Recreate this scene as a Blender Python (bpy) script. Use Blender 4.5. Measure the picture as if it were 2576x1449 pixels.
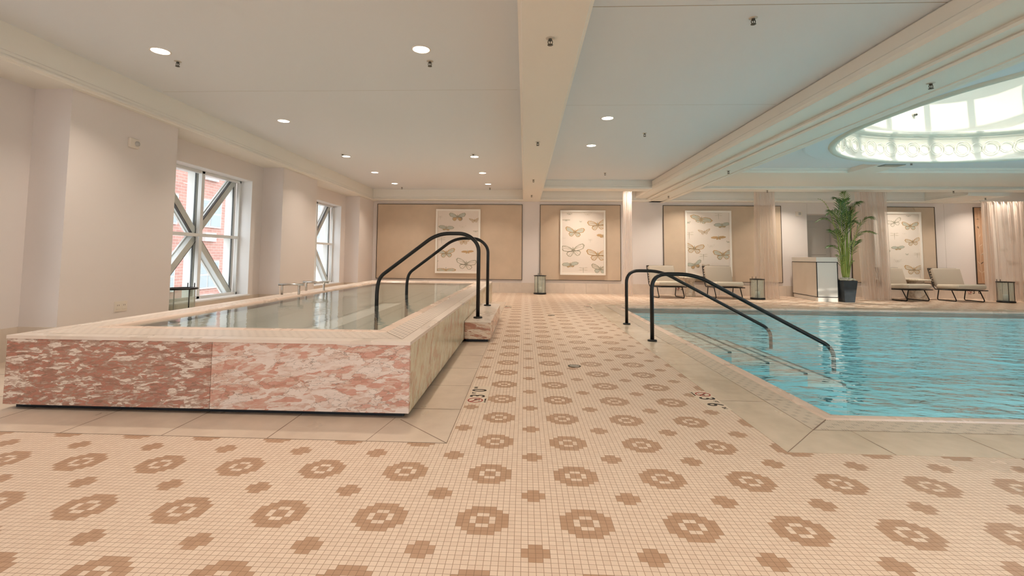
import bpy, bmesh, math, random
from mathutils import Vector, Matrix
random.seed(7)
for o in list(bpy.data.objects): bpy.data.objects.remove(o, do_unlink=True)
SC = bpy.context.scene
COL = SC.collection
PI = math.pi

# ------------------------------------------------------------------ camera
cam_data = bpy.data.cameras.new('camera')
cam = bpy.data.objects.new('camera', cam_data); COL.objects.link(cam)
R3 = [[0.99901698, -0.04382865, -0.00664199], [0.04331174, 0.99698689, -0.06435235], [0.00944245, 0.06400142, 0.99790514]]
cam.matrix_world = Matrix(((R3[0][0], R3[0][2], -R3[0][1], 0.15852), (R3[1][0], R3[1][2], -R3[1][1], -1.95766),
                           (R3[2][0], R3[2][2], -R3[2][1], 1.03048), (0, 0, 0, 1)))
cam_data.sensor_width = 36.0
cam_data.lens = 1211.1766 / 2576 * 36
cam_data.shift_x = (1288 - 1267.28) / 2576
cam_data.shift_y = (569.86 - 724.5) / 2576
cam_data.clip_start = 0.05
cam_data.clip_end = 400
SC.camera = cam

# ------------------------------------------------------------------ exposure, sky, sun
SC.view_settings.view_transform = 'Standard'
SC.view_settings.look = 'None'
SC.view_settings.exposure = 0.2
SC.view_settings.gamma = 1.0
SC.view_settings.use_curve_mapping = False
CY = SC.cycles
CY.use_adaptive_sampling = True; CY.adaptive_threshold = 0.08; CY.adaptive_min_samples = 16
CY.use_denoising = True
CY.time_limit = 1150.0; CY.use_auto_tile = False      # keeps a slow machine within its limit
CY.max_bounces = 6; CY.diffuse_bounces = 4; CY.glossy_bounces = 3; CY.transmission_bounces = 4; CY.transparent_max_bounces = 12
CY.caustics_reflective = False; CY.sample_clamp_indirect = 6.0
W = bpy.data.worlds.new('sky'); SC.world = W; W.use_nodes = True
wn = W.node_tree.nodes; wl = W.node_tree.links; wn.clear()
w_out = wn.new('ShaderNodeOutputWorld'); w_bg = wn.new('ShaderNodeBackground')
w_tc = wn.new('ShaderNodeTexCoord'); w_sep = wn.new('ShaderNodeSeparateXYZ'); w_rmp = wn.new('ShaderNodeValToRGB')
wl.new(w_tc.outputs['Generated'], w_sep.inputs[0]); wl.new(w_sep.outputs[2], w_rmp.inputs[0])
w_rmp.color_ramp.elements[0].position = 0.0; w_rmp.color_ramp.elements[0].color = (0.93, 0.96, 1.0, 1)
w_rmp.color_ramp.elements[1].position = 0.9; w_rmp.color_ramp.elements[1].color = (0.80, 0.90, 1.0, 1)
wl.new(w_rmp.outputs[0], w_bg.inputs[0]); w_bg.inputs[1].default_value = 4.0
wl.new(w_bg.outputs[0], w_out.inputs[0])

sun_d = bpy.data.lights.new('sun', 'SUN'); sun_d.energy = 3.0; sun_d.angle = math.radians(0.8); sun_d.color = (1.0, 0.93, 0.82)
sun = bpy.data.objects.new('sun', sun_d); COL.objects.link(sun)
sun.rotation_euler = Vector((0.04, 0.82, -0.574)).to_track_quat('-Z', 'Y').to_euler()
sun.location = (0, -20, 15)

LAMP_COL = (1.0, 0.87, 0.74)
LAMP_W = 12.0

# ------------------------------------------------------------------ material helpers
def new_mat(name):
    m = bpy.data.materials.new(name); m.use_nodes = True
    nt = m.node_tree; nt.nodes.clear()
    out = nt.nodes.new('ShaderNodeOutputMaterial'); b = nt.nodes.new('ShaderNodeBsdfPrincipled')
    nt.links.new(b.outputs[0], out.inputs[0])
    return m, nt, b, out

def setc(sock, c): sock.default_value = (c[0], c[1], c[2], 1)

def pmat(name, col, rough=0.6, metal=0.0, bump=0.0, bscale=60, var=0.0, vscale=3.0, spec=0.5, emis=None, estr=0, coat=0.0):
    m, nt, b, out = new_mat(name)
    setc(b.inputs['Base Color'], col); b.inputs['Roughness'].default_value = rough; b.inputs['Metallic'].default_value = metal
    b.inputs['Specular IOR Level'].default_value = spec
    b.inputs['Coat Weight'].default_value = coat
    tc = nt.nodes.new('ShaderNodeTexCoord')
    if var > 0:
        n = nt.nodes.new('ShaderNodeTexNoise'); n.inputs['Scale'].default_value = vscale; n.inputs['Detail'].default_value = 4
        nt.links.new(tc.outputs['Object'], n.inputs['Vector'])
        r = nt.nodes.new('ShaderNodeValToRGB')
        r.color_ramp.elements[0].position = 0.3; r.color_ramp.elements[1].position = 0.7
        setc_e(r.color_ramp.elements[0], [c * (1 - var) for c in col]); setc_e(r.color_ramp.elements[1], [min(1, c * (1 + var)) for c in col])
        nt.links.new(n.outputs[0], r.inputs[0]); nt.links.new(r.outputs[0], b.inputs['Base Color'])
    if bump > 0:
        n = nt.nodes.new('ShaderNodeTexNoise'); n.inputs['Scale'].default_value = bscale; n.inputs['Detail'].default_value = 3
        nt.links.new(tc.outputs['Object'], n.inputs['Vector'])
        bp = nt.nodes.new('ShaderNodeBump'); bp.inputs['Strength'].default_value = bump; bp.inputs['Distance'].default_value = 0.01
        nt.links.new(n.outputs[0], bp.inputs['Height']); nt.links.new(bp.outputs[0], b.inputs['Normal'])
    if emis:
        setc(b.inputs['Emission Color'], emis); b.inputs['Emission Strength'].default_value = estr
    return m

def setc_e(e, c): e.color = (c[0], c[1], c[2], 1)

class NX:
    """tiny expression builder on math nodes"""
    def __init__(s, nt): s.nt = nt
    def m(s, op, a, b=None, c=None, clamp=False):
        n = s.nt.nodes.new('ShaderNodeMath'); n.operation = op; n.use_clamp = clamp
        for i, v in enumerate((a, b, c)):
            if v is None: continue
            if isinstance(v, (int, float)): n.inputs[i].default_value = v
            else: s.nt.links.new(v, n.inputs[i])
        return n.outputs[0]
    def mix(s, f, a, b):
        n = s.nt.nodes.new('ShaderNodeMix'); n.data_type = 'RGBA'
        if isinstance(f, (int, float)): n.inputs[0].default_value = f
        else: s.nt.links.new(f, n.inputs[0])
        for sock, v in ((n.inputs[6], a), (n.inputs[7], b)):
            if isinstance(v, tuple): sock.default_value = (v[0], v[1], v[2], 1)
            else: s.nt.links.new(v, sock)
        return n.outputs[2]
    def pos(s):
        g = s.nt.nodes.new('ShaderNodeNewGeometry'); sp = s.nt.nodes.new('ShaderNodeSeparateXYZ')
        s.nt.links.new(g.outputs['Position'], sp.inputs[0]); return sp.outputs, g
    def noise(s, scale, vec=None, detail=3, rough=0.5, stretch=None):
        n = s.nt.nodes.new('ShaderNodeTexNoise'); n.inputs['Scale'].default_value = scale
        n.inputs['Detail'].default_value = detail; n.inputs['Roughness'].default_value = rough
        if vec is None:
            g = s.nt.nodes.new('ShaderNodeNewGeometry'); vec = g.outputs['Position']
        if stretch:
            mp = s.nt.nodes.new('ShaderNodeMapping'); mp.inputs['Scale'].default_value = stretch
            s.nt.links.new(vec, mp.inputs[0]); vec = mp.outputs[0]
        s.nt.links.new(vec, n.inputs['Vector']); return n.outputs[0]
    def ramp(s, f, stops, const=False):
        r = s.nt.nodes.new('ShaderNodeValToRGB'); s.nt.links.new(f, r.inputs[0]); cr = r.color_ramp
        if const: cr.interpolation = 'CONSTANT'
        while len(cr.elements) < len(stops): cr.elements.new(0.5)
        for e, (p, c) in zip(cr.elements, stops): e.position = p; setc_e(e, c if isinstance(c, tuple) else (c, c, c))
        return r.outputs[0]

TP = 0.0254      # mosaic pitch; the motif repeats every 16 tiles
def mosaic_material():
    m, nt, b, out = new_mat('floor_mosaic'); x = NX(nt)
    P, g = x.pos()
    u = x.m('DIVIDE', P[0], TP); v = x.m('DIVIDE', P[1], TP)
    def loc(w, off):
        q = x.m('FLOORED_MODULO', x.m('ADD', w, off), 16.0)
        return x.m('ABSOLUTE', x.m('SUBTRACT', x.m('FLOOR', q), 7.5))
    a, bb = loc(u, 8.0), loc(v, 8.0); s1 = x.m('ADD', a, bb)
    med = x.m('MULTIPLY', x.m('LESS_THAN', s1, 5.3), x.m('LESS_THAN', x.m('MAXIMUM', a, bb), 3.9))
    ring = x.m('COMPARE', s1, 2.0, 0.2)
    med = x.m('SUBTRACT', med, ring, clamp=True)
    a2, b2 = loc(u, 0.0), loc(v, 0.0)
    cross = x.m('LESS_THAN', x.m('ADD', a2, b2), 2.3)
    brown = x.m('MAXIMUM', med, cross)
    fu = x.m('ABSOLUTE', x.m('SUBTRACT', x.m('FRACT', u), 0.5)); fv = x.m('ABSOLUTE', x.m('SUBTRACT', x.m('FRACT', v), 0.5))
    grout = x.m('GREATER_THAN', x.m('MAXIMUM', fu, fv), 0.462)
    cmb = nt.nodes.new('ShaderNodeCombineXYZ')
    nt.links.new(x.m('FLOOR', u), cmb.inputs[0]); nt.links.new(x.m('FLOOR', v), cmb.inputs[1])
    wn_ = nt.nodes.new('ShaderNodeTexWhiteNoise'); nt.links.new(cmb.outputs[0], wn_.inputs[0])
    light = x.mix(wn_.outputs[0], (0.74, 0.575, 0.445), (0.80, 0.64, 0.505))
    dark = x.mix(wn_.outputs[0], (0.46, 0.28, 0.175), (0.50, 0.31, 0.195))
    tile = x.mix(brown, light, dark)
    gcol = x.mix(brown, (0.36, 0.235, 0.15), (0.30, 0.19, 0.12))
    nt.links.new(x.mix(grout, tile, gcol), b.inputs['Base Color'])
    # damp patch beside the pool, plain satin glaze elsewhere
    wet = x.noise(1.1, detail=4)
    near = x.m('MULTIPLY', x.m('GREATER_THAN', P[0], 2.1), x.m('LESS_THAN', P[1], 0.9))
    wet = x.m('MULTIPLY', x.m('GREATER_THAN', wet, 0.50), near)
    rg = x.m('MULTIPLY_ADD', grout, 0.35, 0.34)
    rg = x.m('SUBTRACT', rg, x.m('MULTIPLY', wet, 0.22))
    nt.links.new(rg, b.inputs['Roughness']); b.inputs['Specular IOR Level'].default_value = 0.45
    bp = nt.nodes.new('ShaderNodeBump'); bp.inputs['Strength'].default_value = 0.35; bp.inputs['Distance'].default_value = 0.001
    hgt = x.m('SUBTRACT', 1.0, x.m('SMOOTH_MAX', fu, fv, 0.05)); nt.links.new(hgt, bp.inputs['Height']); nt.links.new(bp.outputs[0], b.inputs['Normal'])
    return m

def stone_material(name, c1, c2, joint=None, rough=0.3):
    m, nt, b, out = new_mat(name); x = NX(nt)
    n1 = x.noise(2.2, detail=4, rough=0.6, stretch=(1, 0.5, 1)); n2 = x.noise(9, detail=3)
    f = x.m('ADD', x.m('MULTIPLY', n1, 0.7), x.m('MULTIPLY', n2, 0.3))
    nt.links.new(x.ramp(f, [(0.35, c1), (0.6, c2)]), b.inputs['Base Color'])
    nt.links.new(x.m('MULTIPLY_ADD', n1, 0.35, rough - 0.15), b.inputs['Roughness'])
    return m

def perforated_material(name, c1, cd, du, dv, ax=0, ay=1, x0=0, y0=0, y_is_run=False):
    """stone grate: groups of three short slots laid like a checkerboard"""
    m, nt, b, out = new_mat(name); x = NX(nt)
    P, g = x.pos()
    u = x.m('DIVIDE', x.m('SUBTRACT', P[ax], x0), du); v = x.m('DIVIDE', x.m('SUBTRACT', P[ay], y0), dv)
    par = x.m('FLOORED_MODULO', x.m('ADD', x.m('FLOOR', u), x.m('FLOOR', v)), 2.0)
    fu = x.m('FRACT', u); fv = x.m('FRACT', v)
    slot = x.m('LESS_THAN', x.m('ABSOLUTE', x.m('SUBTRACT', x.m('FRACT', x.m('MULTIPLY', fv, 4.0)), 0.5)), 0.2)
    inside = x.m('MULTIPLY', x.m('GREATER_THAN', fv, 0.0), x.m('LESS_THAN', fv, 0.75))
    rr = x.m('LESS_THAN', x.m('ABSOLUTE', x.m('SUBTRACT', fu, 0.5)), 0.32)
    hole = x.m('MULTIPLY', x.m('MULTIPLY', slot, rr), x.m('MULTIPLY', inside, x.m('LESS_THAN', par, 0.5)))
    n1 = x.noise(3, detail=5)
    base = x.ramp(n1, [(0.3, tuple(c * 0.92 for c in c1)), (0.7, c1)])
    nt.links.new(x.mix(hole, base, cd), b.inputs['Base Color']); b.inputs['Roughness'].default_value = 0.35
    return m

def marble_material(name, stretch, rot, palette, vein=0.5, warp=0.25, seed=0.0, scale=1.0):
    m, nt, b, out = new_mat(name); x = NX(nt)
    g = nt.nodes.new('ShaderNodeNewGeometry')
    mp0 = nt.nodes.new('ShaderNodeMapping'); mp0.inputs['Rotation'].default_value = rot
    mp = nt.nodes.new('ShaderNodeMapping'); mp.inputs['Scale'].default_value = stretch; mp.inputs['Location'].default_value = (seed, seed * 1.7, seed * .6)
    nt.links.new(g.outputs['Position'], mp0.inputs[0]); nt.links.new(mp0.outputs[0], mp.inputs[0])
    nz = nt.nodes.new('ShaderNodeTexNoise'); nz.inputs['Scale'].default_value = 1.6; nz.inputs['Detail'].default_value = 6; nz.inputs['Roughness'].default_value = 0.6
    nt.links.new(mp.outputs[0], nz.inputs['Vector'])
    vm = nt.nodes.new('ShaderNodeVectorMath'); vm.operation = 'MULTIPLY_ADD'; vm.inputs[1].default_value = (warp * 2,) * 3
    nt.links.new(nz.outputs['Color'], vm.inputs[0]); nt.links.new(mp.outputs[0], vm.inputs[2])
    def vor(sc, feat='F1'):
        v = nt.nodes.new('ShaderNodeTexVoronoi'); v.feature = feat; v.inputs['Scale'].default_value = sc * scale; v.inputs['Randomness'].default_value = 1.0
        nt.links.new(vm.outputs[0], v.inputs['Vector']); return v
    va, vb = vor(1.7), vor(4.6)
    sa = nt.nodes.new('ShaderNodeSeparateColor'); nt.links.new(va.outputs['Color'], sa.inputs[0])
    sb = nt.nodes.new('ShaderNodeSeparateColor'); nt.links.new(vb.outputs['Color'], sb.inputs[0])
    f = x.m('ADD', x.m('MULTIPLY', sa.outputs[0], 0.42), x.m('MULTIPLY', sb.outputs[0], 0.42))
    n3 = x.noise(5, vec=mp.outputs[0], detail=7, rough=0.65)
    f = x.m('ADD', f, x.m('MULTIPLY', x.m('SUBTRACT', n3, 0.5), 0.40))
    n5 = x.noise(17, vec=mp.outputs[0], detail=3)
    f = x.m('ADD', f, x.m('MULTIPLY_ADD', n5, 0.34, -0.09))
    base = x.ramp(f, palette)
    ed = vor(1.7, 'DISTANCE_TO_EDGE'); ed2 = vor(4.6, 'DISTANCE_TO_EDGE')
    n4 = x.noise(2.3, vec=mp.outputs[0], detail=3)
    veinm = x.m('MULTIPLY', x.m('LESS_THAN', x.m('MINIMUM', x.m('MULTIPLY', ed.outputs[0], 1.6), ed2.outputs[0]), 0.014), x.m('GREATER_THAN', n4, 0.52))
    dark = (0.16, 0.12, 0.085)
    nt.links.new(x.mix(x.m('MULTIPLY', veinm, vein), base, dark), b.inputs['Base Color'])
    b.inputs['Roughness'].default_value = 0.22
    return m

def two_sided_ior(nt, x, ior):
    g = nt.nodes.new('ShaderNodeNewGeometry')
    return x.m('MULTIPLY_ADD', g.outputs['Backfacing'], 1.0 / ior - ior, ior)

def water_material(name, tint, bscale, bstr, dist, stretch, ior=1.33, detail=3, refr=0.5):
    m, nt, b, out = new_mat(name); nt.nodes.remove(b); x = NX(nt)
    h = x.noise(bscale, detail=detail, rough=0.55, stretch=stretch)
    h2 = x.noise(bscale * 3.3, detail=3, stretch=(stretch[0] * .8, stretch[1], 1))
    hh = x.m('ADD', h, x.m('MULTIPLY', h2, 0.30))
    bp = nt.nodes.new('ShaderNodeBump'); bp.inputs['Strength'].default_value = bstr; bp.inputs['Distance'].default_value = dist
    nt.links.new(hh, bp.inputs['Height'])
    fr = nt.nodes.new('ShaderNodeFresnel'); nt.links.new(two_sided_ior(nt, x, ior), fr.inputs['IOR']); nt.links.new(bp.outputs[0], fr.inputs['Normal'])
    gl = nt.nodes.new('ShaderNodeBsdfGlossy'); gl.inputs['Roughness'].default_value = 0.02; nt.links.new(bp.outputs[0], gl.inputs['Normal'])
    tr = nt.nodes.new('ShaderNodeBsdfTransparent'); setc(tr.inputs[0], tint)
    rf = nt.nodes.new('ShaderNodeBsdfRefraction'); setc(rf.inputs[0], tint); rf.inputs['Roughness'].default_value = 0.0; rf.inputs['IOR'].default_value = 1.33
    nt.links.new(bp.outputs[0], rf.inputs['Normal'])
    tm = nt.nodes.new('ShaderNodeMixShader'); tm.inputs[0].default_value = refr; nt.links.new(tr.outputs[0], tm.inputs[1]); nt.links.new(rf.outputs[0], tm.inputs[2])
    mx = nt.nodes.new('ShaderNodeMixShader'); nt.links.new(fr.outputs[0], mx.inputs[0]); nt.links.new(tm.outputs[0], mx.inputs[1]); nt.links.new(gl.outputs[0], mx.inputs[2])
    nt.links.new(mx.outputs[0], out.inputs[0])
    return m

def glass_material(name, tint=(0.97, 0.98, 0.97), refl=1.45, haze=0.0):
    m, nt, b, out = new_mat(name); nt.nodes.remove(b); x = NX(nt)
    fr = nt.nodes.new('ShaderNodeFresnel'); nt.links.new(two_sided_ior(nt, x, refl), fr.inputs['IOR'])
    gl = nt.nodes.new('ShaderNodeBsdfGlossy'); gl.inputs['Roughness'].default_value = 0.03
    tr = nt.nodes.new('ShaderNodeBsdfTransparent'); setc(tr.inputs[0], tint)
    mx = nt.nodes.new('ShaderNodeMixShader'); nt.links.new(fr.outputs[0], mx.inputs[0]); nt.links.new(tr.outputs[0], mx.inputs[1]); nt.links.new(gl.outputs[0], mx.inputs[2])
    last = mx.outputs[0]
    if haze:
        df = nt.nodes.new('ShaderNodeBsdfDiffuse'); setc(df.inputs[0], (0.85, 0.88, 0.82)); m2 = nt.nodes.new('ShaderNodeMixShader'); m2.inputs[0].default_value = haze
        nt.links.new(last, m2.inputs[1]); nt.links.new(df.outputs[0], m2.inputs[2]); last = m2.outputs[0]
    nt.links.new(last, out.inputs[0])
    return m

def sheer_material():
    m, nt, b, out = new_mat('sheer_fabric'); nt.nodes.remove(b); x = NX(nt)
    df = nt.nodes.new('ShaderNodeBsdfDiffuse'); setc(df.inputs[0], (0.92, 0.82, 0.74))
    tl = nt.nodes.new('ShaderNodeBsdfTranslucent'); setc(tl.inputs[0], (0.95, 0.84, 0.75))
    tr = nt.nodes.new('ShaderNodeBsdfTransparent')
    a = nt.nodes.new('ShaderNodeMixShader'); a.inputs[0].default_value = 0.45
    nt.links.new(df.outputs[0], a.inputs[1]); nt.links.new(tl.outputs[0], a.inputs[2])
    bx = nt.nodes.new('ShaderNodeMixShader'); nt.links.new(a.outputs[0], bx.inputs[1]); nt.links.new(tr.outputs[0], bx.inputs[2])
    bx.inputs[0].default_value = 0.5
    nt.links.new(bx.outputs[0], out.inputs[0])
    return m

def brick_material():
    m, nt, b, out = new_mat('red_brick'); x = NX(nt)
    br = nt.nodes.new('ShaderNodeTexBrick'); br.inputs['Scale'].default_value = 1.0
    g = nt.nodes.new('ShaderNodeNewGeometry'); sp = nt.nodes.new('ShaderNodeSeparateXYZ'); cb = nt.nodes.new('ShaderNodeCombineXYZ')
    nt.links.new(g.outputs['Position'], sp.inputs[0]); nt.links.new(x.m('ADD', sp.outputs[0], sp.outputs[1]), cb.inputs[0]); nt.links.new(sp.outputs[2], cb.inputs[1])
    nt.links.new(cb.outputs[0], br.inputs['Vector'])
    br.inputs['Brick Width'].default_value = 0.42; br.inputs['Row Height'].default_value = 0.15; br.inputs['Mortar Size'].default_value = 0.012
    setc(br.inputs['Color1'], (0.36, 0.17, 0.14)); setc(br.inputs['Color2'], (0.42, 0.22, 0.18)); setc(br.inputs['Mortar'], (0.45, 0.34, 0.30))
    nt.links.new(br.outputs[0], b.inputs['Base Color']); b.inputs['Roughness'].default_value = 0.9
    return m

M = {}
M['mosaic'] = mosaic_material()
M['stone'] = stone_material('pale_stone', (0.56, 0.44, 0.34), (0.68, 0.55, 0.43))
M['stone_pool'] = stone_material('pool_stone', (0.56, 0.46, 0.345), (0.68, 0.56, 0.43), rough=0.2)
M['stone_base'] = stone_material('base_stone', (0.62, 0.52, 0.43), (0.70, 0.60, 0.50), rough=0.4)
M['deck'] = stone_material('cream_marble', (0.74, 0.62, 0.52), (0.82, 0.71, 0.62), rough=0.28)
M['lip'] = stone_material('coping_marble', (0.70, 0.53, 0.42), (0.80, 0.62, 0.50), rough=0.25)
M['joint'] = pmat('grout_joint', (0.25, 0.17, 0.12), 0.8)
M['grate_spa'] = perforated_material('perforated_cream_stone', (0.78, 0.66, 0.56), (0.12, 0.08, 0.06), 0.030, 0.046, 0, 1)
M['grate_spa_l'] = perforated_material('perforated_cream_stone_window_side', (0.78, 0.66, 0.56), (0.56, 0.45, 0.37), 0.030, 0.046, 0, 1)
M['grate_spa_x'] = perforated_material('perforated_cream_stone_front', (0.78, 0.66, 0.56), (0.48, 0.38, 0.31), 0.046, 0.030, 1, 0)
M['grate_pool'] = perforated_material('perforated_pool_stone', (0.66, 0.55, 0.43), (0.34, 0.27, 0.20), 0.045, 0.06, 0, 1)
M['grate_pool_x'] = perforated_material('perforated_pool_stone_near', (0.66, 0.55, 0.43), (0.34, 0.27, 0.20), 0.045, 0.06, 1, 0)
CREAM = (0.80, 0.68, 0.60)
M['marble_a'] = marble_material('rose_marble_left', (2.4, 2.4, 8.5), (0, 0.07, 0), [(0.0, (0.22, 0.15, 0.11)), (0.22, (0.38, 0.20, 0.15)), (0.38, (0.50, 0.22, 0.16)), (0.50, (0.40, 0.26, 0.20)), (0.60, (0.48, 0.33, 0.26)), (0.67, (0.60, 0.46, 0.38)), (0.72, (0.76, 0.66, 0.57)), (1.0, CREAM)], 0.5, 0.30, 3.1, 2.2)
M['marble_b'] = marble_material('rose_marble_right', (1.9, 1.9, 6.2), (0, 0.12, 0), [(0.0, (0.42, 0.30, 0.22)), (0.18, (0.58, 0.29, 0.22)), (0.34, (0.64, 0.36, 0.28)), (0.45, (0.66, 0.47, 0.38)), (0.54, (0.74, 0.60, 0.52)), (0.68, (0.79, 0.68, 0.61)), (1.0, CREAM)], 0.6, 0.28, 8.3, 1.6)
M['marble_c'] = marble_material('green_cream_marble', (6.0, 6.0, 2.2), (0.5, 0, 0), [(0.0, (0.40, 0.30, 0.20)), (0.22, (0.58, 0.36, 0.24)), (0.42, (0.62, 0.55, 0.36)), (0.6, (0.70, 0.64, 0.46)), (1.0, (0.80, 0.75, 0.58))], 0.35, 0.4, 1.3, 1.7)
M['marble_d'] = marble_material('rose_marble_step', (2.2, 2.2, 9), (0, -0.15, 0), [(0.0, (0.33, 0.18, 0.12)), (0.35, (0.48, 0.22, 0.15)), (0.5, (0.58, 0.36, 0.25)), (0.66, (0.76, 0.62, 0.48)), (1.0, CREAM)], 0.6, 0.4, 5.3, 1.2)
M['black'] = pmat('black_satin_metal', (0.008, 0.007, 0.006), 0.36, 0.0, spec=0.4)
M['toe'] = pmat('dark_recess', (0.008, 0.012, 0.018), 0.5)
M['wall'] = pmat('wall_paint', (0.76, 0.69, 0.645), 0.75)
M['ceil'] = pmat('ceiling_paint', (0.77, 0.79, 0.81), 0.8)
M['mould'] = pmat('moulding_paint', (0.84, 0.80, 0.72), 0.55)
M['groove'] = pmat('ceiling_joint', (0.42, 0.36, 0.29), 0.9)
M['alu'] = pmat('window_metal', (0.78, 0.78, 0.76), 0.4, 0.0)
M['alu_grey'] = pmat('brace_metal', (0.72, 0.76, 0.76), 0.35, 0.05)
M['gasket'] = pmat('black_gasket', (0.03, 0.03, 0.03), 0.6)
M['reveal'] = pmat('window_reveal', (0.84, 0.83, 0.82), 0.6)
M['white'] = pmat('white_lacquer', (0.84, 0.82, 0.77), 0.25)
M['desk_side'] = pmat('desk_panel', (0.74, 0.67, 0.58), 0.35, var=0.03)
M['frame_white'] = pmat('picture_frame_white', (0.86, 0.80, 0.71), 0.45)
M['fabric'] = pmat('linen_panel', (0.60, 0.47, 0.345), 0.9, var=0.06, vscale=2.0)
M['fabric_tan'] = pmat('tan_panel', (0.50, 0.30, 0.18), 0.9, var=0.05)
M['fabric_line'] = pmat('panel_pattern', (0.62, 0.45, 0.31), 0.9)
M['bronze'] = pmat('bronze_trim', (0.07, 0.05, 0.035), 0.4, 0.5)
M['paper'] = pmat('print_paper', (0.78, 0.69, 0.60), 0.7)
M['ink_or'] = pmat('ink_orange', (0.56, 0.36, 0.18), 0.8)
M['ink_bl'] = pmat('ink_blue_grey', (0.52, 0.54, 0.46), 0.8)
M['ink_gr'] = pmat('ink_grey', (0.42, 0.38, 0.28), 0.8)
M['ink_pale'] = pmat('ink_pale', (0.66, 0.58, 0.47), 0.8)
M['chrome'] = pmat('brushed_steel', (0.55, 0.52, 0.48), 0.3, 0.9)
M['water_pool'] = water_material('pool_water', (0.92, 0.985, 0.99), 2.4, 1.0, 0.095, (0.75, 1.35, 1), 1.28, refr=0.22)
M['water_spa'] = water_material('spa_water', (0.95, 0.985, 0.98), 4.0, 0.30, 0.008, (1, 1, 1), 1.42, refr=0.15)
M['basin'] = pmat('aqua_pool_tile', (0.34, 0.74, 0.78), 0.5, var=0.10, vscale=1.2)
M['pool_step'] = pmat('pale_pool_step', (0.86, 0.84, 0.74), 0.5, var=0.06, vscale=5)
M['spa_basin'] = pmat('pale_spa_tile', (0.80, 0.80, 0.73), 0.5, var=0.05, vscale=2)
M['nosing'] = pmat('dark_nosing', (0.16, 0.16, 0.13), 0.6)
M['glass'] = glass_material('clear_glass')
M['glass_lamp'] = glass_material('lantern_glass', (0.93, 0.95, 0.92), 1.5, 0.16)
M['candle'] = pmat('candle_wax', (0.78, 0.76, 0.70), 0.5)
M['cushion'] = pmat('oatmeal_cushion', (0.47, 0.40, 0.32), 0.95, bump=0.4, bscale=300)
M['cushion_seat'] = pmat('pale_seat_cushion', (0.68, 0.60, 0.48), 0.95, bump=0.4, bscale=300)
M['rope'] = pmat('dark_woven_slat', (0.13, 0.10, 0.075), 0.8)
M['table_stone'] = marble_material('table_marble', (3, 3, 3), (0, 0, 0), [(0.0, (0.34, 0.27, 0.2)), (0.4, (0.62, 0.52, 0.4)), (1.0, (0.80, 0.72, 0.6))], 0.4, 0.4, 2, 1.6)
M['pot'] = pmat('charcoal_planter', (0.035, 0.045, 0.055), 0.55, var=0.2, vscale=9)
M['pebble'] = pmat('white_pebble', (0.74, 0.70, 0.58), 0.7)
M['leaf'] = pmat('palm_leaf', (0.075, 0.17, 0.035), 0.5, var=0.3, vscale=6)
M['leaf2'] = pmat('palm_leaf_light', (0.16, 0.28, 0.06), 0.5, var=0.2, vscale=6)
M['stem'] = pmat('palm_stem', (0.34, 0.42, 0.10), 0.5, var=0.15, vscale=8)
M['plastic'] = pmat('ivory_plastic', (0.78, 0.70, 0.60), 0.4)
M['plastic_d'] = pmat('clear_strobe_lens', (0.50, 0.47, 0.43), 0.2)
M['door'] = pmat('grey_door_paint', (0.50, 0.46, 0.41), 0.6)
M['lens'] = pmat('lit_downlight_lens', (1, 0.95, 0.85), 0.5, emis=(1.0, 0.86, 0.68), estr=14)
M['trimring'] = pmat('downlight_trim', (0.85, 0.80, 0.74), 0.5)
M['spr'] = pmat('sprinkler_bronze', (0.10, 0.09, 0.07), 0.35, 0.7)
M['spr_plate'] = pmat('sprinkler_plate', (0.55, 0.50, 0.42), 0.4, 0.3)
M['vent'] = pmat('vent_grey', (0.22, 0.24, 0.22), 0.6)
M['dome'] = pmat('dome_plaster', (0.74, 0.72, 0.62), 0.8)
M['tilewhite'] = pmat('marker_tile', (0.76, 0.62, 0.48), 0.25)
M['text'] = pmat('marker_black', (0.03, 0.018, 0.012), 0.5)
M['red'] = pmat('marker_red', (0.36, 0.05, 0.035), 0.5)
M['drain'] = pmat('drain_bronze', (0.10, 0.07, 0.04), 0.35, 0.8)
M['sheer'] = sheer_material()
M['brick'] = brick_material()
M['pale_bldg'] = pmat('pale_building', (0.52, 0.54, 0.52), 0.9)
M['ext_glass'] = pmat('facade_window_glass', (0.25, 0.29, 0.31), 0.15)
M['ext_frame'] = pmat('facade_window_frame', (0.62, 0.6, 0.58), 0.6)
M['ground'] = pmat('street_ground', (0.35, 0.34, 0.32), 0.9)

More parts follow.
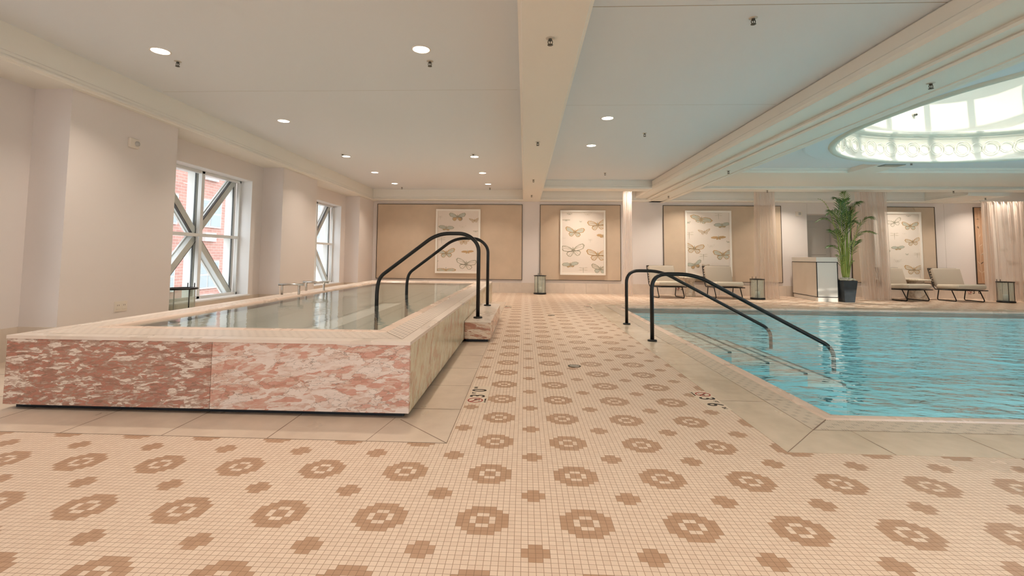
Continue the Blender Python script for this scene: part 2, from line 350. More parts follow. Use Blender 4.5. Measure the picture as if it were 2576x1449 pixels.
# ------------------------------------------------------------------ mesh helpers
class MB:
    def __init__(s): s.bm = bmesh.new(); s.mats = []
    def mi(s, m):
        if m not in s.mats: s.mats.append(m)
        return s.mats.index(m)
    def box(s, x0, x1, y0, y1, z0, z1, m='wall', bev=0.0, rot=None, org=None):
        x0, x1 = sorted((x0, x1)); y0, y1 = sorted((y0, y1)); z0, z1 = sorted((z0, z1))
        vs = [Vector((x, y, z)) for z in (z0, z1) for y in (y0, y1) for x in (x0, x1)]
        if rot is not None: vs = [rot @ (v - Vector(org)) + Vector(org) for v in vs]
        v = [s.bm.verts.new(p) for p in vs]; i = s.mi(m); fs = []
        for q in ((0, 2, 3, 1), (4, 5, 7, 6), (0, 1, 5, 4), (2, 6, 7, 3), (0, 4, 6, 2), (1, 3, 7, 5)):
            f = s.bm.faces.new([v[k] for k in q]); f.material_index = i; fs.append(f)
        if bev > 0:
            es = list({e for f in fs for e in f.edges})
            r = bmesh.ops.bevel(s.bm, geom=es, offset=bev, segments=2, profile=0.5, affect='EDGES')
            for f in r['faces']: f.material_index = i
        return s
    def prism(s, poly, axis, a, b, m='wall'):
        """poly 2D outline (closed) extruded along axis 'x' (poly=(y,z)), 'y' (poly=(x,z)), 'z' (poly=(x,y))"""
        def P(p, t): return {'x': (t, p[0], p[1]), 'y': (p[0], t, p[1]), 'z': (p[0], p[1], t)}[axis]
        A = [s.bm.verts.new(P(p, a)) for p in poly]; B = [s.bm.verts.new(P(p, b)) for p in poly]; i = s.mi(m); n = len(poly)
        for k in range(n):
            f = s.bm.faces.new((A[k], A[(k + 1) % n], B[(k + 1) % n], B[k])); f.material_index = i
        for L in (A, B[::-1]):
            f = s.bm.faces.new(L); f.material_index = i
        return s
    def poly(s, pts, m='wall'):
        f = s.bm.faces.new([s.bm.verts.new(p) for p in pts]); f.material_index = s.mi(m); return s
    def loft(s, rings, m='wall', close=True, caps=False, smooth=True):
        R = [[s.bm.verts.new(p) for p in r] for r in rings]; i = s.mi(m); n = len(R[0])
        for a, b in zip(R, R[1:]):
            for k in range(n if close else n - 1):
                f = s.bm.faces.new((a[k], a[(k + 1) % n], b[(k + 1) % n], b[k])); f.material_index = i; f.smooth = smooth
        if caps:
            for L in (R[0][::-1], R[-1]):
                f = s.bm.faces.new(L); f.material_index = i
        return s
    def lathe(s, prof, c, m='wall', n=32, caps=True, sx=1, sy=1):
        return s.loft([[(c[0] + r * sx * math.cos(2 * PI * k / n), c[1] + r * sy * math.sin(2 * PI * k / n), c[2] + z) for k in range(n)] for r, z in prof], m, True, caps)
    def tube(s, pts, r, m='black', n=12, caps=True, radii=None):
        pts = [Vector(p) for p in pts]; rings = []
        t0 = (pts[1] - pts[0]).normalized(); ref = Vector((0, 0, 1)) if abs(t0.z) < 0.9 else Vector((1, 0, 0))
        nrm = t0.cross(ref).normalized()
        for k, p in enumerate(pts):
            t = ((pts[min(k + 1, len(pts) - 1)] - p).normalized() + (p - pts[max(k - 1, 0)]).normalized())
            t = t.normalized() if t.length > 1e-6 else t0
            nrm = (nrm - t * nrm.dot(t)).normalized(); bn = t.cross(nrm)
            rr = radii[k] if radii else r
            rings.append([p + (nrm * math.cos(2 * PI * q / n) + bn * math.sin(2 * PI * q / n)) * rr for q in range(n)])
        return s.loft(rings, m, True, caps)
    def build(s, name, parent=None, loc=None, smooth_angle=False):
        me = bpy.data.meshes.new(name); bmesh.ops.recalc_face_normals(s.bm, faces=s.bm.faces[:]); s.bm.to_mesh(me); s.bm.free()
        for m in s.mats: me.materials.append(M[m] if isinstance(m, str) else m)
        o = bpy.data.objects.new(name, me); COL.objects.link(o)
        if parent is not None: o.parent = parent
        if loc: o.location = loc
        return o

def rounded(pts, rad, seg=6):
    pts = [Vector(p) for p in pts]; out = [pts[0]]
    for a, b, c in zip(pts, pts[1:], pts[2:]):
        d1 = (a - b); d2 = (c - b); r = min(rad, d1.length * 0.49, d2.length * 0.49)
        p1 = b + d1.normalized() * r; p2 = b + d2.normalized() * r
        for k in range(seg + 1):
            t = k / seg; out.append(p1 * (1 - t) ** 2 + b * 2 * t * (1 - t) + p2 * t * t)
    out.append(pts[-1]); return out

def tag(o, label=None, cat=None, group=None, kind=None):
    if label: o['label'] = label
    if cat: o['category'] = cat
    if group: o['group'] = group
    if kind: o['kind'] = kind
    return o
def thing(name, label, cat, loc=(0, 0, 0), rz=0.0, group=None):
    o = bpy.data.objects.new(name, None); COL.objects.link(o); o.location = loc; o.rotation_euler = (0, 0, rz); o.empty_display_size = 0.1
    return tag(o, label, cat, group)
def struct(mb, name): return tag(mb.build(name), kind='structure')
def copy_tree(o, parent=None):
    c = o.copy(); COL.objects.link(c); c.parent = parent
    for ch in list(o.children): copy_tree(ch, c)
    return c

# ================================================================== SETTING
XL, XR, YB, YF = -4.75, 14.2, 12.2, -6.0        # recess wall, right wall, far wall, wall behind the camera
ZC = 3.0
PX0, PX1, PY0, PY1 = 2.23, 11.6, 1.44, 8.45     # pool water
# mosaic floor with openings for pool and stone borders
mb = MB()
def frect(mb, x0, x1, y0, y1, m, z=0.0): mb.poly([(x0, y0, z), (x1, y0, z), (x1, y1, z), (x0, y1, z)], m)
SX0, SX1, SY0, SY1 = XL - .1, -0.267, 0.764, 9.3   # stone field round the spa
QX0, QX1, QY0, QY1 = 1.577, 12.23, 0.764, 9.08      # outer edge of stone border round the pool
frect(mb, XL - .1, XR, YF, SY0, 'mosaic')
frect(mb, SX1, QX0, SY0, 9.3, 'mosaic')
frect(mb, QX1, XR, SY0, 9.3, 'mosaic'); frect(mb, QX0, QX1, QY1, 9.3, 'mosaic')
frect(mb, XL - .1, XR, 9.3, YB + .1, 'mosaic')
struct(mb, 'floor')
mb = MB(); mb.box(XL - .6, XR + .2, YF - .2, YB + .2, -2.2, -2.0, 'ground'); struct(mb, 'floor_slab')
# stone paving round the spa with joints
mb = MB()
for q in ((SX0, -2.95, SY0, SY1), (-.9, SX1, SY0, SY1), (-2.95, -.9, SY0, 1.6), (-2.95, -.9, 8.5, SY1)): mb.box(*q, -0.04, 0.001, 'stone')
J = 0.003
def strip(mb, p, q, w=J, z=0.0016, m='joint'):
    p = Vector((p[0], p[1], z)); q = Vector((q[0], q[1], z)); d = (q - p).normalized(); n = Vector((-d.y, d.x, 0)) * w
    mb.poly([p - n, q - n, q + n, p + n], m)
for xx in (-3.72, -3.1, -2.5, -1.9, -1.285): strip(mb, (xx, SY0), (xx, 1.2))
strip(mb, (SX1, SY0), (-0.62, 1.13)); strip(mb, (-0.72, SY0), (-0.66, 1.16), 0.002)
strip(mb, (SX1, SY0), (-5, SY0), 0.0015)
strip(mb, (SX1, SY0), (SX1, 9.3), 0.0015)
for yy in (1.356, 1.955, 2.555, 3.15, 3.75, 6.7, 7.3, 7.9, 8.5): strip(mb, (-0.62, yy), (-0.265, yy))
for yy in (1.4, 2.0, 2.6, 3.2, 3.8): strip(mb, (-4.8, yy), (-3.3, yy))
struct(mb, 'trim_1')
# stone border round the pool with joints
mb = MB()
BX0, BY0, BX1, BY1 = 1.92, 1.125, 11.91, 8.765      # grate outer edge
def ring(mb, o, i, m, z0=-0.06, z1=0.001):
    (a, b, c, d), (e, f, g, h) = o, i      # x0,x1,y0,y1
    mb.prism([(a, c), (b, c), (f, g), (e, g)], 'z', z0, z1, m); mb.prism([(b, c), (b, d), (f, h), (f, g)], 'z', z0, z1, m)
    mb.prism([(b, d), (a, d), (e, h), (f, h)], 'z', z0, z1, m); mb.prism([(a, d), (a, c), (e, g), (e, h)], 'z', z0, z1, m)
ring(mb, (QX0, QX1, QY0, QY1), (BX0, BX1, BY0, BY1), 'stone_pool')
strip(mb, (QX0, QY0), (BX0, BY0), 0.002); strip(mb, (BX0, BY0), (BX1, BY0), 0.002); strip(mb, (BX0, BY0), (BX0, BY1), 0.002)
strip(mb, (QX0, BY1), (QX1, BY1), 0.002)
for k in range(14): strip(mb, (2.14 + .61 * k, BY0), (2.14 + .61 * k, QY0), 0.002)
for yy in (1.7, 2.3, 2.9, 3.5, 4.28, 4.9, 5.5, 6.1, 6.7, 7.3, 7.9): strip(mb, (QX0, yy), (BX0, yy), 0.002)
struct(mb, 'trim_2')

# ---- far wall with door alcove
mb = MB()
AX0, AX1, AZ = 8.25, 9.15, 2.36
mb.box(-5.4, AX0, YB, YB + .25, 0, 3.3, 'wall'); mb.box(AX1, XR + .2, YB, YB + .25, 0, 3.3, 'wall'); mb.box(AX0, AX1, YB, YB + .25, AZ, 3.3, 'wall')
mb.box(AX0 - .03, AX0, YB + .25, YB + .6, 0, AZ + .05, 'wall'); mb.box(AX1, AX1 + .03, YB + .25, YB + .6, 0, AZ + .05, 'wall'); mb.box(AX0, AX1, YB + .25, YB + .6, AZ, AZ + .05, 'wall')
mb.box(8.26, 8.264, YB - .001, YB, 2.36, 2.65, 'groove'); mb.box(12.05, 12.054, YB - .001, YB, .3, 2.65, 'groove')
struct(mb, 'wall_back')
dr = tag(bpy.data.objects.new('door_1', None), kind='structure'); COL.objects.link(dr); dr.location = (AX0 + .45, YB + .4, 0)
mb = MB(); mb.box(-.42, .42, 0, .05, 0.01, 2.2, 'door'); mb.box(-.30, .30, -.012, 0, .25, 1.05, 'door', .006); mb.box(-.30, .30, -.012, 0, 1.2, 2.0, 'door', .006)
mb.build('door_leaf', dr)
mb = MB(); mb.box(-.45, -.42, -.02, .06, 0, 2.36, 'door'); mb.box(.42, .45, -.02, .06, 0, 2.36, 'door'); mb.box(-.42, .42, -.02, .06, 2.2, 2.36, 'door'); mb.build('door_frame', dr)
mb = MB(); mb.tube([(.34, -.05, 1.0), (.22, -.05, 1.0)], .01, 'chrome'); mb.box(.33, .35, -.05, 0, .99, 1.01, 'chrome'); mb.build('door_handle', dr)
# stone base along the far wall
mb = MB()
for a, b_ in ((-4.36, AX0), (AX1, XR)):
    n = max(1, round((b_ - a) / .62)); st = (b_ - a) / n
    for k in range(n):
        mb.box(a + k * st + .0015, a + (k + 1) * st - .0015, YB - .02, YB, 0, .295, 'stone_base')
struct(mb, 'baseboard_back')

# ---- wall behind the camera (three tall openings added to let sky light in) and right wall
mb = MB()
ops = [(-3.2, -0.6), (1.6, 5.0), (6.6, 11.4)]
xs = -5.4
for a, b_ in ops:
    mb.box(xs, a, YF - .2, YF, 0, 3.3, 'wall'); mb.box(a, b_, YF - .2, YF, 2.45, 3.3, 'wall'); mb.box(a, b_, YF - .2, YF, 0, .3, 'wall'); xs = b_
mb.box(xs, XR + .2, YF - .2, YF, 0, 3.3, 'wall'); struct(mb, 'wall_front')
for k, (a, b_) in enumerate(ops):  # glazing of the added openings, out of view
    mb = MB(); mb.box(a, b_, YF - .12, YF - .11, .3, 2.45, 'glass'); o = tag(mb.build('window_%d' % (6 + k)), kind='structure')
    mb = MB()
    for q in range(4):
        xx = a + (b_ - a) * q / 3; mb.box(xx - .03, xx + .03, YF - .15, YF - .08, .3, 2.45, 'alu')
    mb.build('window_frame', o)
mb = MB(); mb.box(XR, XR + .2, YF, YB, 0, 3.3, 'wall'); struct(mb, 'wall_right')

# ---- left wall: pillars, recessed bays with windows
PIT = 4.22; WC = [5.42 + PIT * k for k in (-2, -1, 0, 1)]
pil = [(-6.0, -4.42), (-1.66, -0.19), (2.56, 4.03), (6.79, 8.25), (10.98, 12.2)]
mb = MB()
for a, b_ in pil: mb.box(-5.4, -4.36, a, b_, 0, 3.3, 'wall')
WZ0, WZ1, WH = 0.33, 2.36, 1.03
edges = [(-4.42, -1.66), (-0.19, 2.56), (4.03, 6.79), (8.25, 10.98)]
for (a, b_), c in zip(edges, WC):
    mb.box(-5.0, XL, a, c - WH, 0, 3.3, 'wall'); mb.box(-5.0, XL, c + WH, b_, 0, 3.3, 'wall')
    mb.box(-5.0, XL, c - WH, c + WH, 0, WZ0, 'wall'); mb.box(-5.0, XL, c - WH, c + WH, WZ1, 3.3, 'wall')
struct(mb, 'wall_left')
mb = MB()
for (a, b_) in edges: mb.box(XL, XL + .02, a, b_, 0, .315, 'stone_base')
for (a, b_) in edges:
    mb.box(XL, -4.36, a - .0, a + .018, 0, .315, 'stone_base'); mb.box(XL, -4.36, b_ - .018, b_, 0, .315, 'stone_base')
struct(mb, 'baseboard_left')
for k, c in enumerate(WC):
    w = tag(bpy.data.objects.new('window_%d' % (k + 1), None), kind='structure'); COL.objects.link(w); w.location = (-4.95, c, WZ0)
    H = WZ1 - WZ0; hw = WH; TZ = 1.005
    mb = MB()                                            # reveal lining (white)
    t = .008
    mb.box(-.05, .199, -hw, -hw + t, 0, H, 'reveal'); mb.box(-.05, .199, hw - t, hw, 0, H, 'reveal'); mb.box(-.05, .199, -hw, hw, 0, t, 'reveal'); mb.box(-.05, .199, -hw, hw, H - t, H, 'reveal')
    mb.build('window_reveal', w)
    mb = MB()                                            # inner frame
    for a, b_ in ((-hw + t, -hw + .05), (hw - .05, hw - t), (-.035, .035)): mb.box(-.06, .0, a, b_, t, H - t, 'alu', .004)
    mb.box(-.06, .0, -hw + t, hw - t, t, .05, 'alu', .004); mb.box(-.06, .0, -hw + t, hw - t, H - .05, H - t, 'alu', .004); mb.box(-.065, .004, -hw + t, hw - t, TZ - .022, TZ + .028, 'alu', .004)
    mb.build('window_frame', w)
    mb = MB(); mb.box(-.075, -.07, -hw + .02, hw - .02, .02, H - .02, 'glass'); mb.build('window_pane', w)
    mb = MB()                                            # outer fins behind the glass
    for yy in (-hw + .01, -.03, hw - .07): mb.box(-.24, -.09, yy, yy + .06, -.05, H + .1, 'alu')
    mb.box(-.36, -.09, -hw, hw, H, H + .05, 'alu'); mb.box(-.36, -.09, -hw, hw, -.05, 0, 'alu'); mb.box(-.30, -.09, -hw, hw, TZ - .01, TZ + .02, 'alu')
    for yy in (-hw + .07, -.045, .03, hw - .085): mb.box(-.11, -.09, yy, yy + .012, 0, H, 'gasket')
    mb.build('window_fin', w)
    mb = MB()
    for s1 in (-1, 1):
        for s2 in (-1, 1):                                # diagonal braces from centre to each corner
            p = Vector((0, .035 * s1, TZ + .05 * s2)); q = Vector((0, (hw - .09) * s1, H - .03 if s2 > 0 else .03))
            d = (q - p).normalized(); n = Vector((0, -d.z, d.y))
            for (x0, x1, wd, mm) in ((-.17, -.09, .045, 'alu_grey'), (-.09, -.078, .05, 'alu'), (-.20, -.17, .06, 'alu')):
                poly = [p - n * wd, q - n * wd, q + n * wd, p + n * wd]
                mb.prism([(v.y, v.z) for v in poly], 'x', x0, x1, mm)
            g = n * .052
            poly = [p + g, q + g, q + g * 1.18, p + g * 1.18]
            mb.prism([(v.y, v.z) for v in poly], 'x', -.12, -.079, 'gasket')
    mb.build('window_brace', w)
    mb = MB(); mb.box(-.05, .22, -hw - .03, hw + .03, -.02, .004, 'reveal', .003); mb.build('window_sill', w)

# ---- ceilings and beams
mb = MB(); mb.box(-5.4, 3.7, YF, YB + .2, ZC, ZC + .05, 'ceil')
mb.box(4.0, XR, 10.4, YB + .2, ZC, ZC + .05, 'ceil')
for (x0, x1, yy, w, m_) in ((-4.24, .06, 3.588, .0015, 'groove'), (.62, 3.34, 4.18, .0015, 'groove'), (.66, 3.36, 1.73, .004, 'groove')):
    mb.box(x0, x1, yy - w, yy + w, ZC - .0006, ZC + .01, m_)
struct(mb, 'ceiling')
def beam_profile(x0, x1, zb, side='both', mh=.10, out=.03):
    """beam cross-section with a stepped moulding along its lower edges"""
    L, R = [], []
    l = side in ('both', 'left'); r = side in ('both', 'right')
    if l: L = [(x0, ZC), (x0, zb + mh), (x0 - out * .35, zb + mh - .012), (x0 - out * .35, zb + mh * .62), (x0 - out * .8, zb + mh * .48), (x0 - out, zb + mh * .35), (x0 - out, zb + .02), (x0 - out + .02, zb + .012), (x0 - out + .028, zb)]
    else: L = [(x0, ZC), (x0, zb)]
    if r: R = [(x1, ZC), (x1, zb + mh), (x1 + out * .35, zb + mh - .012), (x1 + out * .35, zb + mh * .62), (x1 + out * .8, zb + mh * .48), (x1 + out, zb + mh * .35), (x1 + out, zb + .02), (x1 + out - .02, zb + .012), (x1 + out - .028, zb)]
    else: R = [(x1, ZC), (x1, zb)]
    return L + R[::-1]
mb = MB(); mb.prism(beam_profile(-5.2, -4.30, 2.67, 'right'), 'y', YF, YB, 'mould'); struct(mb, 'trim_3')       # along the windows
mb = MB(); mb.prism(beam_profile(.13, .57, 2.68, 'both'), 'y', YF, YB, 'mould'); struct(mb, 'trim_4')            # centre beam
mb = MB()
mb.prism(beam_profile(11.9, YB + .1, 2.68, 'left'), 'x', -4.3, .13, 'mould')
mb.prism(beam_profile(11.95, YB + .1, 2.68, 'left'), 'x', .57, XR, 'mould'); struct(mb, 'trim_5')
# wide stepped beam beside the pool
mb = MB()
mb.prism([(3.36, ZC), (3.34, ZC - .02), (3.34, 2.86), (3.325, 2.845), (3.325, 2.80), (3.335, 2.785), (3.345, 2.764), (3.655, 2.764), (3.655, 2.745), (3.64, 2.735), (3.655, 2.715),
          (3.765, 2.715), (3.755, 2.70), (3.765, 2.68), (4.10, 2.68), (4.10, 2.668), (4.13, 2.664), (4.15, 2.655), (4.19, 2.655), (4.20, 2.668), (4.22, 2.70), (4.22, ZC)], 'y', YF, YB, 'mould')
struct(mb, 'trim_6')
# cross beams
mb = MB(); mb.prism([(10.18, ZC), (10.18, 2.89), (10.165, 2.885), (10.165, 2.85), (10.15, 2.84), (10.14, 2.80), (10.15, 2.777), (10.60, 2.777), (10.62, 2.80), (10.62, ZC)], 'x', .57, 3.36, 'mould')
mb.prism([(10.18, ZC + .1), (10.18, 2.86), (10.165, 2.855), (10.165, 2.83), (10.15, 2.82), (10.14, 2.79), (10.15, 2.777), (10.60, 2.777), (10.62, 2.80), (10.62, ZC + .1)], 'x', 4.2, XR, 'mould')
struct(mb, 'trim_7')
mb = MB(); mb.prism(beam_profile(11.35, 12.35, 2.69, 'both'), 'y', 10.62, YB, 'mould'); struct(mb, 'trim_8')
# pool bay ceiling: recessed field, frame and radial strips, ring under the dome
DC = (7.40, 4.20); DA, DB, DN = 2.70, 2.83, 2.35
def sup(f, z, n=96, dz=0):
    out = []
    for k in range(n):
        t = 2 * PI * k / n; c, s_ = math.cos(t), math.sin(t)
        out.append((DC[0] + DA * f * math.copysign(abs(c) ** (2 / DN), c), DC[1] + DB * f * math.copysign(abs(s_) ** (2 / DN), s_), z))
    return out
def rect_ring(x0, x1, y0, y1, z, n=96):
    out = []
    for k in range(n):
        t = 2 * PI * k / n; c, s_ = math.cos(t), math.sin(t)
        hx, hy = (x1 if c > 0 else x0) - DC[0], (y1 if s_ > 0 else y0) - DC[1]
        # ray direction of the superellipse point scaled to the rectangle
        px, py = DA * math.copysign(abs(c) ** (2 / DN), c), DB * math.copysign(abs(s_) ** (2 / DN), s_)
        k1 = hx / px if abs(px) > 1e-6 else 1e9; k2 = hy / py if abs(py) > 1e-6 else 1e9
        q = min(k1, k2); out.append((DC[0] + px * q, DC[1] + py * q, z))
    return out
mb = MB()
ZR = 2.85
mb.loft([sup(1.0, ZR), sup(1.13, ZR), sup(1.14, ZR + .01), sup(1.14, ZR + .09), rect_ring(4.15, XR, YF, 10.2, ZR + .09)], 'ceil', smooth=False)
struct(mb, 'ceiling_field')
mb = MB()
mb.box(4.2, 4.55, YF, 10.18, ZR, ZR + .1, 'mould'); mb.box(4.5, XR, 8.25, 10.18, ZR, ZR + .1, 'mould'); mb.box(4.5, XR, 8.17, 8.25, ZR + .05, ZR + .1, 'mould')
mb.box(6.85, 7.40, DC[1] + DB * 1.02, 8.3, ZR + .001, ZR + .1, 'mould'); mb.box(DC[0] + DA * 1.05, 10.5, 3.9, 4.5, ZR + .001, ZR + .1, 'mould')
mb.box(10.4, 10.8, YF, 8.3, ZR, ZR + .1, 'mould'); mb.box(4.5, XR, -.6, 0, ZR, ZR + .1, 'mould')
struct(mb, 'trim_9')
# dome wall, cornice and shell
mb = MB()
mb.loft([sup(1.02, ZR - .0), sup(1.015, ZR - .03), sup(1.0, ZR - .035), sup(.985, ZR - .02), sup(.985, ZR + .02), sup(.995, ZR + .03), sup(.995, ZR + .40), sup(.985, ZR + .41), sup(.985, ZR + .44), sup(.965, ZR + .46), sup(.955, ZR + .50), sup(.965, ZR + .52), sup(1.0, ZR + .53),
         sup(1.0, ZR + .6), sup(.99, 4.0), sup(.96, 4.35), sup(.90, 4.65), sup(.82, 4.85), sup(.78, 4.92)], 'dome')
struct(mb, 'ceiling_dome')
mb = MB()                                    # chain of linked rings in relief
pts = [Vector(p) for p in sup(.985, 0, 720)]
cum = [0]
for a, b_ in zip(pts, pts[1:] + pts[:1]): cum.append(cum[-1] + (b_ - a).length)
NR = 84; step = cum[-1] / NR
def at_len(s_):
    s_ %= cum[-1]
    import bisect
    k = min(bisect.bisect_right(cum, s_) - 1, len(pts) - 1); a = pts[k]; b_ = pts[(k + 1) % len(pts)]
    t = (s_ - cum[k]) / max(1e-9, cum[k + 1] - cum[k]); return a.lerp(b_, t), (b_ - a).normalized()
for k in range(NR):
    c, tg = at_len(k * step); nrm = Vector((tg.y, -tg.x, 0)); 
    if nrm.dot(Vector((DC[0], DC[1], 0)) - c) < 0: nrm = -nrm
    big = k % 2 == 0; R_ = .125 if big else .085
    for rr in ((R_, R_ - .035) if big else (R_,)):
        n1, n2 = 20, 6; rings = []
        for i in range(n1 + 1):
            a = 2 * PI * i / n1; dv = tg * math.cos(a) + Vector((0, 0, 1)) * math.sin(a); ctr = Vector((c.x, c.y, ZR + .215)) + dv * rr
            rings.append([ctr + (dv * math.cos(2 * PI * j / n2) + nrm * math.sin(2 * PI * j / n2)) * .0055 for j in range(n2)])
        mb.loft(rings, 'dome')
struct(mb, 'trim_10')
sk = tag(bpy.data.objects.new('window_5', None), kind='structure'); COL.objects.link(sk); sk.location = (0, 0, 0)
mb = MB(); top = sup(.80, 4.925)
mb.poly(top, 'glass'); mb.build('skylight_pane', sk)
mb = MB()
for xx in [DC[0] + .80 * DA * q for q in (-.66, -.33, 0, .33, .66)]:
    h = DB * .80 * (1 - abs((xx - DC[0]) / (DA * .8)) ** DN) ** (1 / DN); mb.box(xx - .05, xx + .05, DC[1] - h, DC[1] + h, 4.93, 5.05, 'alu')
for yy in [DC[1] + .80 * DB * q for q in (-.6, -.2, .2, .6)]:
    h = DA * .80 * (1 - abs((yy - DC[1]) / (DB * .8)) ** DN) ** (1 / DN); mb.box(DC[0] - h, DC[0] + h, yy - .05, yy + .05, 4.94, 5.04, 'alu')
mb.build('skylight_bars', sk)
mb = MB(); mb.loft([sup(1.03, 3.42), rect_ring(-5.5, XR + .3, YF - .3, YB + .7, 3.42)], 'ground', smooth=False)
mb.loft([sup(1.03, 3.42), sup(1.03, 4.2), sup(.84, 4.96)], 'ground'); struct(mb, 'ceiling_roof')

# ================================================================== RAISED SPA POOL
GX0, GX1, GY0, GY1, GZ = -3.275, -0.572, 1.14, 8.97, 0.484
WX0, WX1, WY0, WY1 = -2.92, -0.93, 1.62, 8.45
spa = thing('raised_spa_pool', 'long raised whirlpool clad in pink and cream marble with still, reflective water', 'pool', ((GX0 + GX1) / 2, (GY0 + GY1) / 2, 0))
off = Vector((-(GX0 + GX1) / 2, -(GY0 + GY1) / 2, 0))
def sb(mb, name, label=None, kind=None):
    bmesh.ops.translate(mb.bm, verts=mb.bm.verts[:], vec=off); o = mb.build(name, spa)
    if label: o['label'] = label
    return o
mb = MB()
for q in ((GX0 + .035, GX1 - .045, GY0 + .055, GY0 + .1), (GX0 + .035, GX1 - .045, GY1 - .1, GY1 - .05), (GX0 + .035, GX0 + .08, GY0 + .1, GY1 - .1), (GX1 - .09, GX1 - .045, GY0 + .1, GY1 - .1)): mb.box(*q, 0.0, .05, 'toe')
sb(mb, 'toe_kick', 'black recessed plinth')
mb = MB(); mb.box(GX0, -1.8745, GY0, GY0 + .03, .035, GZ - .022, 'marble_a'); sb(mb, 'front_panel', 'darker red-brown marble slab')
mb = MB(); mb.box(-1.8715, GX1, GY0, GY0 + .03, .035, GZ - .022, 'marble_b'); sb(mb, 'front_panel', 'marble slab with large cream patches')
for a, b_ in ((GY0 + .03, 2.49), (2.493, 4.4), (4.403, 6.4), (6.403, GY1)):
    mb = MB(); mb.box(GX1 - .03, GX1, a, b_, .035, GZ - .022, 'marble_c'); sb(mb, 'side_panel', 'cream and green veined marble slab')
mb = MB(); mb.box(GX0, GX0 + .03, GY0 + .03, GY1, .035, GZ - .022, 'marble_c'); mb.box(GX0 + .03, GX1 - .03, GY1 - .03, GY1, .035, GZ - .022, 'marble_c'); sb(mb, 'back_panel')
def deck_ring(mb, o, i, z0, z1, m): ring(mb, o, i, m, z0, z1)
mb = MB(); LW = .10
deck_ring(mb, (GX0 - .004, GX1 + .004, GY0 - .004, GY1 + .004), (GX0 + .1, GX1 - .075, GY0 + .10, GY1 - .1), GZ - .022, GZ, 'deck'); sb(mb, 'stone_deck')
mb = MB(); o_ = (GX0 + .1, GX1 - .075, GY0 + .10, GY1 - .1); i_ = (WX0 - LW, WX1 + LW, WY0 - LW, WY1 + LW)
(a, b_, c, d), (e, f, g, h) = o_, i_
z0, z1 = GZ - .02, GZ - .001
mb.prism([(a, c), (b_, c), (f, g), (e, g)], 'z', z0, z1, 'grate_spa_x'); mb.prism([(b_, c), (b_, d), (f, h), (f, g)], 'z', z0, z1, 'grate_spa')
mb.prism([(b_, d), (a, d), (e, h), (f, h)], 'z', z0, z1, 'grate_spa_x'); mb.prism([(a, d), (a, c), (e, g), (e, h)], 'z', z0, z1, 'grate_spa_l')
sb(mb, 'perforated_grate')
mb = MB()
strip(mb, (b_, c), (f, g), .0015, GZ + .0004)
for p, q in (((a, c), (b_, c)), ((b_, c), (b_, d))): strip(mb, p, q, .0015, GZ + .0004)
for xx in (-2.5, -1.87, -1.28): strip(mb, (xx, GY0), (xx, GY0 + .1), .0012, GZ + .0004)
sb(mb, 'deck_joint')
# rounded inner lip
mb = MB()
def lip_ring(mb, x0, x1, y0, y1, w, zt, zb, m):
    prof = [(0, zb), (0, zt), (w * .18, zt + .006), (w * .6, zt + .008), (w * .85, zt + .002), (w, zt - .02), (w, zb)]
    rings = []
    for t, z in prof:
        rings.append([(x0 - w + t, y0 - w + t, z), (x1 + w - t, y0 - w + t, z), (x1 + w - t, y1 + w - t, z), (x0 - w + t, y1 + w - t, z)])
    mb.loft(rings, m, smooth=False)
lip_ring(mb, WX0, WX1, WY0, WY1, LW, GZ - .002, GZ - .06, 'lip'); sb(mb, 'coping')
mb = MB(); mb.box(WX0 - .01, WX1 + .01, WY0 - .01, WY1 + .01, -.42, -.40, 'spa_basin')
for (x0, x1, y0, y1) in ((WX0 - .02, WX0, WY0, WY1), (WX1, WX1 + .02, WY0, WY1), (WX0, WX1, WY0 - .02, WY0), (WX0, WX1, WY1, WY1 + .02)): mb.box(x0, x1, y0, y1, -.6, GZ - .03, 'spa_basin')
mb.box(-1.32, WX1, WY0, 4.05, -.6, .02, 'spa_basin'); mb.box(-1.32, WX1, 6.1, WY1, -.6, .02, 'spa_basin')      # side bench
mb.box(WX0, -2.5, WY0, WY1, -.6, .02, 'spa_basin')
sb(mb, 'basin')
for k in range(3):
    mb = MB(); x1 = WX1; x0 = -1.25 - .3 * k; zt = .26 - .26 * k
    mb.box(x0, x1, 4.05 + .001 * k, 6.1 - .001 * k, -.6, zt, 'spa_basin'); mb.box(x0, x0 + .04, 4.05, 6.1, zt, zt + .002, 'nosing'); sb(mb, 'underwater_step')
mb = MB(); mb.box(-1.32, -1.285, WY0, 4.05, .02, .022, 'nosing'); sb(mb, 'bench_edge')
mb = MB(); mb.box(-1.32, -1.285, 6.1, WY1, .02, .022, 'nosing'); sb(mb, 'bench_edge')
mb = MB(); mb.poly([(WX0, WY0, GZ - .012), (WX1, WY0, GZ - .012), (WX1, WY1, GZ - .012), (WX0, WY1, GZ - .012)], 'water_spa'); sb(mb, 'water')

# marble step beside the spa
st = thing('marble_step', 'low marble entry step on a black plinth against the side of the raised spa', 'step', (-.41, 5.1, 0))
mb = MB(); mb.box(-.158 + .0, .158, -1.15, 1.15, .035, .232, 'marble_d'); mb.build('step_body', st)
mb = MB(); mb.box(-.158, .161, -1.153, 1.153, .232, .25, 'deck', .003); mb.build('step_tread', st)
mb = MB(); mb.box(-.14, .125, -1.115, 1.115, 0.0, .036, 'toe'); mb.build('toe_kick', st)

